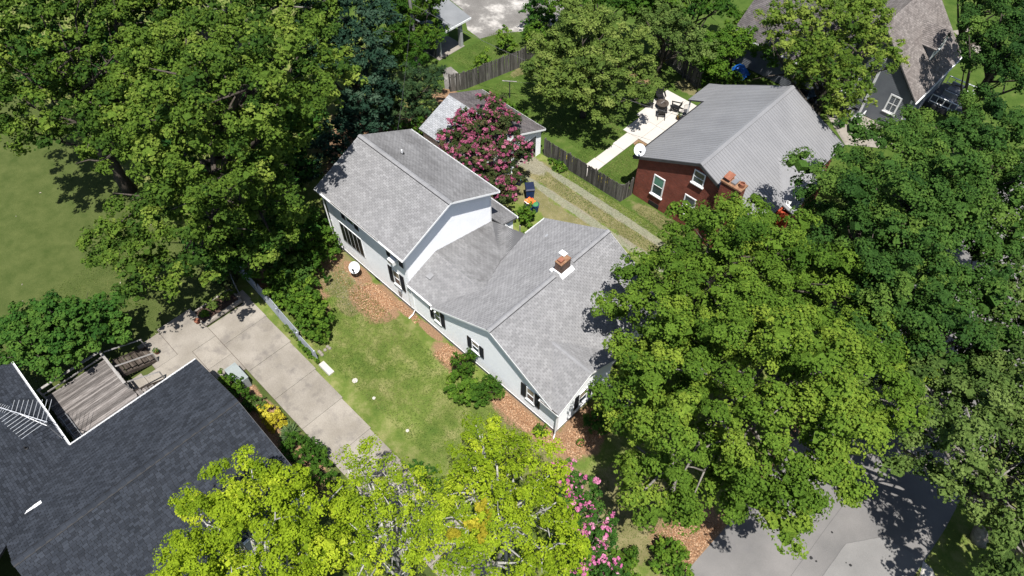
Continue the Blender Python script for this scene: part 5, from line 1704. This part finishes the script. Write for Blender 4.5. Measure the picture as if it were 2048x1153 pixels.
tree('maple_tree', 'dark green maple by the grey house front lawn, right edge', [(1880, 290, 8, 3.0), (1970, 250, 8, 2.9), (1960, 350, 9, 3.3), (2045, 310, 8, 3.0), (1950, 450, 8.5, 3.1), (2045, 430, 8, 3.0), (1820, 240, 6.5, 1.7)],
     'maple_dark', leaf=.135, cr=1.0, per=420, gap=1.25, bias=.5, trunk=.36, limbs=22)
tree('maple_tree', 'dark green street maple between the road and the yellow green maple', [(1890, 600, 8, 2.8), (1840, 660, 8.5, 2.8), (1770, 640, 8, 2.5), (1990, 590, 8, 2.2), (1940, 700, 8, 2.2)],
     'maple_dark', leaf=.135, cr=1.0, per=420, gap=1.25, bias=.5, dens=.85, trunk=.34, limbs=24, bark='bark_mid')
tree('street_tree', 'dark tree shading the lane at the top right corner', [(1965, -10, 7, 2.4), (1925, -40, 7, 2.2), (2030, -20, 8, 2.6)], 'maple_dark', leaf=.15, cr=.9, per=220, bias=.3, trunk=.3)
tree('street_tree', 'dense dark tree at the upper right edge beside the front walk', [(2010, 60, 9, 3.2), (2045, 140, 8, 2.5), (1975, 110, 7, 1.9)], 'maple_dark', leaf=.135, cr=1.0, per=420, gap=1.25, bias=.35, trunk=.32)
tree('oak_tree', 'dull green oak leaning over the road at the lower right', [(1900, 820, 8, 2.7), (1960, 900, 8.5, 3.0), (2035, 980, 8, 2.8), (1835, 880, 7.5, 1.7), (2010, 790, 8, 2.5), (1800, 800, 8, 2.2), (1930, 960, 7.5, 1.5), (2040, 1050, 7, 1.5), (1860, 760, 7.5, 2.0), (1790, 930, 6.5, .9), (2045, 1130, 7, 1.6), (1990, 1010, 7.5, 1.6), (2050, 900, 8, 2.6)],
     'oak', leaf=.135, cr=.8, per=210, bias=.55, dens=.85, trunk=.4, base=(9.6, 27.6), bark='bark_mid', limbs=40, inner=.2)
tree('oak_tree', 'thin dark oak with grey twigs at the right edge above the road', [(2040, 640, 7.5, 2.2), (2000, 720, 7.5, 2.0), (2050, 820, 8, 2.4), (1960, 640, 7, 1.3), (2010, 540, 7.5, 1.8), (2045, 740, 8, 2.2)], 'oak', leaf=.15, cr=.7, per=120, bias=.4, dens=.85, trunk=.3, bark='bark_mid', limbs=40, inner=.15)
tree('oak_tree', 'oak beyond the lower right corner shading the street lawn', [(13.2, 24.0, 8, 2.9), (15, 27.5, 8.5, 3), (12.8, 20.5, 7.5, 2.6)], 'oak', leaf=.15, cr=.9, per=150, bias=.5, trunk=.35, px=False, base=(14.2, 24.5))
tree('walnut_tree', 'feathery yellow green walnut tree in front of the grey house roof', [(1600, 60, 7.5, 2.8), (1680, 45, 8, 3.1), (1640, 130, 7.5, 2.7), (1735, 105, 7.5, 2.4), (1590, 150, 5.5, 1.5), (1690, 180, 7, 1.9), (1785, 120, 7, 1.2), (1720, 25, 8, 2.2), (1680, 225, 6, 1.1)],
     'poplar', leaf=.19, cr=.6, per=85, bias=.62, dens=.85, trunk=.3, aspect=.32, drop=.25, limbs=24, inner=.25)
tree('dogwood_tree', 'layered pale green tree over the fenced back lawn', [(1110, 110, 5.5, 2.4), (1180, 80, 6.5, 2.7), (1250, 110, 6, 2.5), (1180, 160, 5.5, 2.5), (1120, 180, 4.5, 1.8), (1210, 215, 4, 1.8), (1285, 165, 4.5, 1.5), (1160, 30, 6, 2.0), (1085, 145, 4.5, 1.2)],
     'dogwood', leaf=.14, cr=.65, per=150, bias=.5, flat=.42, trunk=.26, limbs=24, spread=.42)
tree('olive_tree', 'grey green bushy tree behind the far board fence', [(1330, 55, 4.5, 2.2), (1385, 95, 4.2, 1.9), (1290, 30, 4.5, 2.0)], 'oak', leaf=.13, cr=.6, per=100, bias=.6, trunk=.2)
tree('back_tree', 'mid green tree at the top edge behind the layered tree', [(1200, -20, 6, 2.4), (1260, -5, 6, 2.2), (1120, -15, 5, 2.0)], 'privet', leaf=.16, per=110, bias=.5, trunk=.22)
tree('back_tree', 'dark tree at the top edge left of the grey house wing', [(1400, 0, 6, 2.2), (1350, -20, 6, 2.4), (1440, -10, 5, 1.6)], 'privet', leaf=.16, per=100, bias=.4, trunk=.22)
tree('back_tree', 'bright green bushy tree beside the blue tarp', [(1450, 95, 3.5, 1.8), (1425, 130, 2.8, 1.4), (1490, 75, 3, 1.2), (1470, 40, 2.6, 1.1), (1530, 110, 3.2, 1.1)], 'bright', leaf=.14, cr=.5, per=90, bias=.45, trunk=.16)

# the big poplars on the left
tree('tulip_poplar', 'huge tulip poplar with bright leaf sprays behind the white house', [(560, 115, 14, 3.7), (635, 175, 12, 2.6), (480, 200, 15, 4.0), (390, 120, 14, 3.9), (556, 262, 11, 2.3), (420, 320, 13, 3.8), (492, 372, 10.5, 2.8), (300, 240, 12, 3.6), (400, 420, 10, 2.9), (548, 430, 7, 1.9), (330, 440, 8, 2.6), (430, 500, 7, 2.4), (250, 490, 6.5, 2.1), (195, 520, 5.5, 1.2), (300, 555, 6, 1.8), (500, 470, 7, 2.2), (560, 345, 7.5, 1.4)],
     'poplar', leaf=.17, cr=.75, per=150, bias=.40, gap=1.45, dens=1.0, trunk=.55, base=(-44.5, 15.5), limbs=30, bark='bark', inner=.2, spread=.45, wob=.6)
tree('tulip_poplar', 'tall tulip poplar at the upper left corner over the dark lawn', [(120, 90, 12, 4.2), (60, 200, 10, 3.4), (200, 40, 13, 4.0), (160, 220, 9, 2.7), (30, 60, 12, 4), (95, 280, 7, 1.6), (20, 270, 8, 1.8), (230, 290, 8, 2.2), (300, 60, 12, 3.2)],
     'poplar', leaf=.17, cr=.75, per=140, bias=.34, gap=1.5, dens=1.0, trunk=.5, limbs=26, bark='bark', inner=.2, spread=.45, wob=.6)
tree('tulip_poplar', 'tall poplar at the top edge behind the huge one', [(450, -30, 13, 4), (330, -40, 13, 4), (570, 0, 12, 3.4), (620, 40, 10, 2.4), (230, -60, 12, 4)], 'poplar', leaf=.17, cr=.75, per=130, bias=.3, gap=1.5, trunk=.45, bark='bark_mid')
tree('understory_tree', 'deep shaded thicket under the poplars behind the white house', [(560, 330, 3, 2.6), (500, 280, 3, 3.0), (420, 220, 3, 3.2), (350, 170, 3, 3.2), (600, 240, 3, 2.6), (470, 130, 3.2, 3.2), (380, 330, 2.6, 2.6), (280, 120, 3.2, 3.4), (180, 120, 3.2, 3.4), (560, 160, 3, 3), (80, 130, 3.2, 3.4)], 'boxwood', leaf=.24, cr=1.0, per=70, bias=.3, trunk=.2)
tree('understory_tree', 'shaded dark tree beneath the poplars by the panel fence', [(470, 520, 3.5, 1.8), (540, 480, 4, 2.0), (590, 450, 4, 1.8), (440, 470, 4, 2)], 'boxwood', leaf=.17, cr=.65, per=90, bias=.5, trunk=.15)
tree('magnolia_tree', 'dark glossy blue green magnolia beside the poplar at the top', [(680, 30, 9, 2.8), (720, 120, 7.5, 2.4), (640, 85, 8, 2.2), (735, 190, 5.5, 2.0), (720, 40, 9, 2.4)], 'magnolia', leaf=.24, cr=.6, per=75, bias=.5, trunk=.25, aspect=.45)
tree('magnolia_tree', 'low dark magnolia in shade behind the two-storey roof', [(700, 255, 4, 1.9), (660, 300, 3.5, 1.7), (755, 245, 3.0, 1.3), (620, 345, 2.6, 1.2)], 'magnolia', leaf=.22, cr=.6, per=75, bias=.35, trunk=.18, aspect=.45)
tree('privet_tree', 'bright leafy privet clump round the utility pole', [(790, 30, 6, 2.4), (850, 20, 5, 1.8), (780, 90, 5, 2.0), (850, 85, 4, 1.6), (820, 120, 4, 1.6), (880, 60, 3, 1.0), (820, -20, 7, 2.5)], 'privet', leaf=.17, cr=.6, per=100, bias=.62, trunk=.18, aspect=.42)
tree('hemlock_tree', 'soft drooping hemlock beside the garage roof', [(800, 165, 4.2, 2.1), (850, 180, 3.2, 1.5), (785, 215, 3.0, 1.6), (835, 225, 2.3, 1.2), (865, 145, 3, 1.1)], 'hemlock', leaf=.15, cr=.55, per=120, bias=.55, flat=.4, aspect=.25, drop=.2, trunk=.18)
shrub('laurel_shrub', 'leafy laurel between the garage and the two-storey roof', (*at(850, 265, 1), ), (1.3, 1.0, 2.4), 'privet', leaf=.15, cr=.4, per=60, bias=.6)
shrub('laurel_shrub', 'dark laurel behind the two-storey roof ridge', (*at(790, 255, 1), ), (1.4, 1.0, 2.4), 'boxwood', leaf=.15, cr=.4, per=60, bias=.5)
tree('holly_tree', 'dense round dark green tree beside the deck', [(55, 690, 3.0, 1.6), (125, 655, 3.6, 1.8), (195, 645, 3.2, 1.6), (140, 695, 3.0, 1.3), (240, 672, 2.3, 1.0), (5, 700, 2.6, 1.4), (75, 645, 3, 1.5), (100, 715, 2.6, 1.1)], 'boxwood', leaf=.18, cr=.5, per=95, bias=.7, trunk=.2, squash=.85, limbs=20)
# yellow green trees along the bottom edge
tree('locust_tree', 'yellow green tree over the charcoal roof at the bottom edge', [(420, 1080, 8.5, 2.1), (500, 1010, 9, 1.9), (570, 1050, 9, 2.3), (480, 1110, 9.5, 2.5), (390, 1130, 8, 1.7), (560, 1130, 9, 2.3), (440, 1030, 8.5, 1.7), (600, 990, 8, .9), (400, 1180, 8, 1.8)],
     'yellowgreen', leaf=.092, cr=.75, per=460, core=.85, bias=.38, trunk=.3, base=(-12.5, -2), bark='bark_pale', limbs=22)
tree('locust_tree', 'sparse yellow green tree with bare white branches above the driveway end', [(735, 925, 7, 1.2), (800, 985, 7, 1.5), (760, 1050, 8, 1.7), (700, 1000, 7, 1.3), (845, 1080, 8, 1.5), (715, 1095, 8, 1.3), (780, 1130, 8.5, 1.6)],
     'yellowgreen', leaf=.088, cr=.5, per=190, core=.4, bias=.36, dens=.7, gap=1.2, thick=1.7, trunk=.24, base=(-11, 3.6), bark='bark_pale', limbs=34, inner=.1, wob=.3, topk=.85)
t3 = tree('locust_tree', 'yellow green tree with white limbs in front of the pink crape myrtle', [(980, 905, 7, 1.7), (1040, 950, 8, 2.0), (950, 990, 8, 1.8), (1085, 1030, 8, 1.9), (1010, 1080, 9, 2.2), (900, 1060, 8.5, 1.5), (1090, 1110, 8.5, 1.7), (1000, 1150, 9, 2)],
          'yellowgreen', leaf=.088, cr=.62, per=300, core=.6, bias=.40, dens=.8, trunk=.28, base=(-8.6, 8.6), bark='bark_pale', thick=1.7, limbs=34, inner=.12, wob=.35, topk=.9)
gx = [at(px, py, 9.6) for px, py in ((970, 1035), (912, 1075), (955, 1070))]
clg = np.array([(x, y, 9.8 + random.random()) for x, y in gx for _ in range(3)]) + RNG.normal(0, .22, (9, 3))
V, t = foliage(clg, np.full(9, .3), .13, 40, .1, sub=5)
quads('turning_leaves', V, PAL['golden'], t3, t)

# crape myrtles
tree('crape_myrtle', 'deep pink flowering crape myrtle between the garage and two-storey roof', [(930, 255, 4.2, 1.4), (990, 245, 4.6, 1.6), (1020, 300, 3.6, 1.4), (960, 315, 3.8, 1.5), (905, 285, 3.4, 1.1), (1005, 350, 2.6, 1.2), (1040, 310, 3.2, .9), (985, 200, 4.6, .8), (1010, 390, 1.6, .9), (965, 365, 2.6, 1.2)],
     'myrtle_leaf', leaf=.12, cr=.42, per=75, bias=.45, trunk=.12, base=(-28.9, 27.4), bloom=('bloom_deep', .9, .09, 250, 0.8), limbs=26, bark='bark_mid', cat='flowering tree')
tree('crape_myrtle', 'light pink flowering crape myrtle near the road mulch bed', [(1135, 955, 4.0, .8), (1170, 1000, 4.2, 1.0), (1185, 1060, 4.2, 1.15), (1180, 1120, 4.5, 1.2), (1110, 935, 3.8, .5), (1150, 1060, 4, 1.0), (1200, 1150, 4, 1.0)],
     'boxwood', leaf=.11, cr=.36, per=70, bias=.6, trunk=.1, bloom=('bloom_pink', .65, .09, 150, 2.0), limbs=22, bark='bark_mid', cat='flowering tree')

# shrubs
sh = [((555, 570), (1.6, 1.2, 2.8), 'bright', .40, 'bushy shrub in the row by the panel fence, nearest the driveway gate'),
      ((590, 555), (1.5, 1.3, 3.0), 'maple_dark', .6, 'darker shrub in the row by the panel fence, behind the first'),
      ((630, 480), (1.8, 1.5, 3.2), 'bright', .35, 'tall shrub close to the rear corner of the white house'),
      ((612, 520), (1.5, 1.4, 2.7), 'privet', .6, 'rounded shrub in the middle of the shrub row by the dirt patch'),
      ((590, 620), (1.4, 1.2, 2.6), 'bright', .5, 'bright shrub in the row against the grey panel fence'),
      ((632, 638), (1.3, 1.1, 2.3), 'bright', .6, 'light green shrub at the lawn end of the shrub row'),
      ((620, 680), (.9, .7, 1.3), 'privet', .6, 'low shrub at the very end of the panel fence row')]
for (px, py), r_, p_, b_, lab in sh:
    xy_ = at(px, py, r_[2] * .5)
    shrub('garden_shrub', lab, (xy_[0], max(xy_[1], 9.35 + r_[1])), r_, p_, leaf=.13, cr=.36, per=60, bias=b_, group='shrub row by the panel fence')
shrub('boxwood_shrub', 'clipped round boxwood against the white left wall', (-16.75, 14.85), (.9, .85, 1.4), 'bright', leaf=.07, cr=.25, per=70, bias=.15)
shrub('boxwood_shrub', 'tall dark bush against the white left wall, behind the broad-leaved plants', (-18.9, 14.95), (.85, .75, 1.7), 'privet', leaf=.085, cr=.28, per=60, bias=.6)
shrub('hydrangea_plant', 'broad-leaved hydrangea clump spilling onto the front lawn', (-17.7, 13.9), (1.5, .9, 1.0), 'bright', leaf=.2, cr=.34, per=44, bias=.4)
shrub('boxwood_shrub', 'small round bush at the front left corner of the white house', (-12.35, 15.1), (.45, .42, .95), 'privet', leaf=.07, cr=.2, per=50, bias=.7)
shrub('boxwood_shrub', 'round clipped bush in the mulch beside the front steps', (-10.3, 18.15), (.85, .9, 1.2), 'boxwood', leaf=.075, cr=.25, per=60, bias=.65)
shrub('boxwood_shrub', 'shaded bush beyond the front steps under the maple', (-9.6, 22.5), (1.0, 1.2, 1.2), 'boxwood', leaf=.09, cr=.3, per=50, bias=.4)
shrub('golden_shrub', 'bright golden yellow shrub beside the charcoal roof', (-25.0, 4.25), (1.0, .6, .95), 'golden', leaf=.10, cr=.26, per=55, bias=.45)
shrub('evergreen_mound', 'dense dark green mounded shrub at the driveway edge', (-20.7, 4.2), (1.75, 1.1, 1.6), 'bright', leaf=.075, cr=.32, per=100, bias=.15)
shrub('camellia_shrub', 'leafy shrub beside the air conditioner cabinet and charcoal eave', (-28.0, 3.75), (1.5, .55, 1.5), 'privet', leaf=.12, cr=.3, per=50, bias=.6)
shrub('barberry_shrub', 'reddish green low shrub between camellia and golden shrub', (-26.4, 4.15), (.8, .5, .8), 'oak', leaf=.08, cr=.25, per=50, bias=.5)
shrub('low_hedge', 'low dark green hedge at the lawn edge above the driveway end', (-15.3, 8.45), (1.3, .5, .6), 'boxwood', leaf=.07, cr=.22, per=55, bias=.55)
for k, (x, y, r_, lab) in enumerate(((-35.2, 6.3, .5, 'leafy plant at the centre of the raised bed'), (-35.1, 7.4, .45, 'leafy plant at the far end of the raised bed'), (-34.8, 5.5, .3, 'small bright plant at the near end of the raised bed'))):
    shrub('bed_plant', lab, (x, y), (r_, r_, .6), ('dogwood', 'dogwood', 'bright')[k], leaf=.09, cr=.2, per=40, group='plants in the raised bed', cat='plant', z0=.2)
shrub('border_plant', 'strip of bright green border plants along the panel fence foot', (-27.3, 8.72), (1.2, .18, .4), 'bright', leaf=.08, cr=.14, per=36, cat='plant')
shrub('border_plant', 'small orange green flowering plant at the panel fence foot', (-29.5, 8.85), (1.0, .18, .35), 'dogwood', leaf=.08, cr=.14, per=36, cat='plant')
shrub('fence_weed', 'bright weeds at the foot of the board fence by the garage', (-27.6, 33.6), (1.0, .35, .5), 'bright', leaf=.1, cr=.2, per=40, cat='plant')
shrub('daylily_clump', 'yellow green clump behind the board fence, left of the paved walk', (-27.6, 34.6), (.8, .35, .6), 'golden', leaf=.1, cr=.2, per=40, bias=.2, cat='plant')
shrub('daylily_clump', 'yellow green clump behind the board fence, right of the paved walk', (-23.6, 34.7), (.8, .35, .6), 'golden', leaf=.1, cr=.2, per=40, bias=.2, cat='plant')
shrub('young_shrub', 'bright young shrub between bins and link roof', (-25.3, 27.4), (.75, .7, 1.3), 'bright', leaf=.12, cr=.26, per=45, bias=.55)
shrub('young_shrub', 'low green weeds under the rear eave of the front block', (-23.8, 25.9), (.9, .6, .6), 'bright', leaf=.11, cr=.24, per=40, bias=.4)
shrub('sapling', 'bright green sapling on the lane side of the back fence', at(1015, 88, 1), (1.0, .8, 2.2), 'bright', leaf=.14, cr=.36, per=50, bias=.65, cat='tree')
shrub('sapling', 'smaller sapling at the middle of the back fence', at(967, 125, .9), (.8, .6, 2.0), 'bright', leaf=.13, cr=.3, per=45, bias=.7, cat='tree')
shrub('sapling', 'low sapling where the back fence meets the garage', at(950, 145, .7), (.6, .5, 1.3), 'bright', leaf=.13, cr=.3, per=40, bias=.5, cat='tree')
shrub('trumpet_vine', 'dark bush dotted with orange flowers beside the back lane', at(1080, 35, 1.4), (1.6, 1.5, 2.8), 'boxwood', leaf=.14, cr=.4, per=60, bias=.6)
shrub('trumpet_vine', 'leafy vine bush beyond the back fence corner', at(1075, 75, 1), (1.3, 1.1, 2.2), 'bright', leaf=.14, cr=.36, per=50, bias=.5)
shrub('viburnum_shrub', 'dense shrub at the end of the dark far fence by the metal roof', at(1425, 160, 1), (1.3, 1.1, 2.2), 'privet', leaf=.11, cr=.34, per=60, bias=.65)
shrub('viburnum_shrub', 'second shrub beside it toward the blue tarp', at(1468, 165, .8), (1.0, .9, 1.6), 'privet', leaf=.11, cr=.3, per=55, bias=.55)
shrub('hosta_clump', 'green plants along the right eave of the garage', at(1010, 208, .3), (2.2, .4, .6), 'bright', leaf=.14, cr=.24, per=36, bias=.4, cat='plant')
shrub('roadside_shrub', 'bright green bush at the bottom edge beside the road mulch', at(1340, 1120, .8), (1.1, 1.0, 1.5), 'bright', leaf=.12, cr=.32, per=55, bias=.65)
shrub('roadside_shrub', 'small round bush on the road mulch bed', at(1262, 1112, .5), (.5, .5, .9), 'privet', leaf=.1, cr=.24, per=45, bias=.6)
shrub('roadside_shrub', 'bush at the bottom edge under the light pink crape myrtle', at(1245, 1145, .6), (1.0, .8, 1.2), 'bright', leaf=.12, cr=.3, per=50, bias=.45)
shrub('garden_plant', 'sprawling plant at the foot of the fence by the gate', at(560, 525, .8), (1.0, .8, 1.4), 'privet', leaf=.12, cr=.32, per=50, bias=.5)
shrub('shade_shrub', 'dim shrub under the poplar beside the driveway gate', at(455, 560, .5), (1.0, .8, 1.2), 'myrtle_leaf', leaf=.11, cr=.3, per=45, bias=.4)
yu = thing('yucca_plant', 'spiky grey green yucca between golden shrub and dark mound', 'plant', (-23.2, 4.35, 0))
n = 170
th = RNG.uniform(0, 6.283, n)
el = RNG.uniform(.15, 1.4, n)
ln = RNG.uniform(.65, 1.0, n)
d = np.stack([np.cos(th) * np.cos(el), np.sin(th) * np.cos(el), np.sin(el)], 1)
sd = np.stack([-np.sin(th), np.cos(th), np.zeros(n)], 1) * .035
b0 = np.array([-23.2, 4.35, .15]) + RNG.normal(0, .09, (n, 3)) * np.array([1, 1, .3])
mid = b0 + d * (ln * .55)[:, None]
tip = b0 + d * ln[:, None] - np.array([0, 0, 1]) * (ln * .12)[:, None]
quads('blade', np.stack([b0, mid - sd, tip, mid + sd], 1), PAL['yucca'], yu, RNG.random(n))
MB().tube([(-23.2, 4.35, -.05), (-23.2, 4.35, .3)], [.12, .08], 8).build('stem', 'bark', yu)

# ================================================================== GROUND COVER (nobody could count it)
def scatter(name, label, cat, areas, p, size, up=.25, aspect=.5, zoff=.02, stand=False):
    C = []
    for x0, x1, y0, y1, n_ in areas:
        C.append(np.stack([RNG.uniform(x0, x1, n_), RNG.uniform(y0, y1, n_), np.full(n_, zoff)], 1))
    C = np.concatenate(C)
    if stand:
        n_ = len(C)
        th_ = RNG.uniform(0, 6.283, n_)
        h = size * RNG.uniform(.25, .7, n_)
        dr = np.stack([np.cos(th_), np.sin(th_), np.zeros(n_)], 1)
        lean = np.stack([np.cos(th_ + 1.3), np.sin(th_ + 1.3), np.zeros(n_)], 1) * (h * RNG.uniform(.9, 2.6, n_))[:, None]
        w_ = dr * (size * .16)
        top_ = C + lean + np.array([0, 0, 1]) * h[:, None]
        V = np.stack([C - w_, C + w_, top_ + w_ * .3, top_ - w_ * .3], 1)
        low = .5 + .3 * np.sin(C[:, 0] * .9 + 1.7 * np.sin(C[:, 1] * .8)) + RNG.normal(0, .16, n_)
        return tag(quads(name, V, PAL[p], None, low), label, cat, kind='stuff')
    Nn = unit(np.array([0, 0, 1]) + RNG.normal(0, up, (len(C), 3)))
    V = leaf_quads(C, Nn, size * RNG.uniform(.5, 1.4, len(C)), aspect)
    return tag(quads(name, V, PAL[p], None, RNG.random(len(C))), label, cat, kind='stuff')


def blob_area(cx, cy, rx, ry, n_):
    return (cx - rx, cx + rx, cy - ry, cy + ry, n_)


scatter('lawn_grass', 'mown grass blades of the lawns', 'grass', [(-33, -9, 9.3, 14.6, 26000), (-9, -3, 9.5, 20, 5000), (-45, -37, -6, 12, 12000), (-39, -27.4, 36.5, 50, 18000), (-24.8, -22, 34.6, 40.8, 4200), (-27.6, -26.3, 34.6, 41, 1500), (-28, -16, 33.2, 34.0, 2600), (-28, -14, 31.4, 32.5, 2600), (-45, -41, 37.5, 45, 5000), (-20, -14, 34, 35.3, 1800)], 'grass', .085, stand=True)
scatter('leaf_litter', 'dry orange brown leaves and bark chips on the beds', 'leaf litter', [blob_area(-27.7, 14.5, 1.5, 1.0, 3400), blob_area(-27.3, 14.9, .5, .4, 700), blob_area(-25.3, 15.5, 1.2, .25, 400), blob_area(-20.3, 15.1, 1.1, .6, 1700), blob_area(-14.6, 15.2, 1.6, .5, 1700), blob_area(-10.5, 17.0, .9, 1.7, 2000), blob_area(-2.4, 16.3, 1.1, 1.7, 2600), blob_area(-1.3, 18.3, .15, 3.5, 700), blob_area(-30, 14.6, 1.6, .8, 500), blob_area(-12, 15.3, .9, .35, 500), blob_area(-24, 4.2, 5, .6, 900)], 'chip', .09)
scatter('fallen_leaves', 'scattered pale fallen leaves on the dark left lawn', 'leaf litter', [(-56, -36, -8, 8, 70)], 'dead', .16)
scatter('fallen_twigs', 'bits of dry grass and twigs on the gravel drive verge', 'leaf litter', [(-29, -14, 29.0, 33.8, 2600), (-33, -28, 12.8, 15, 900)], 'dead', .08, aspect=.25)
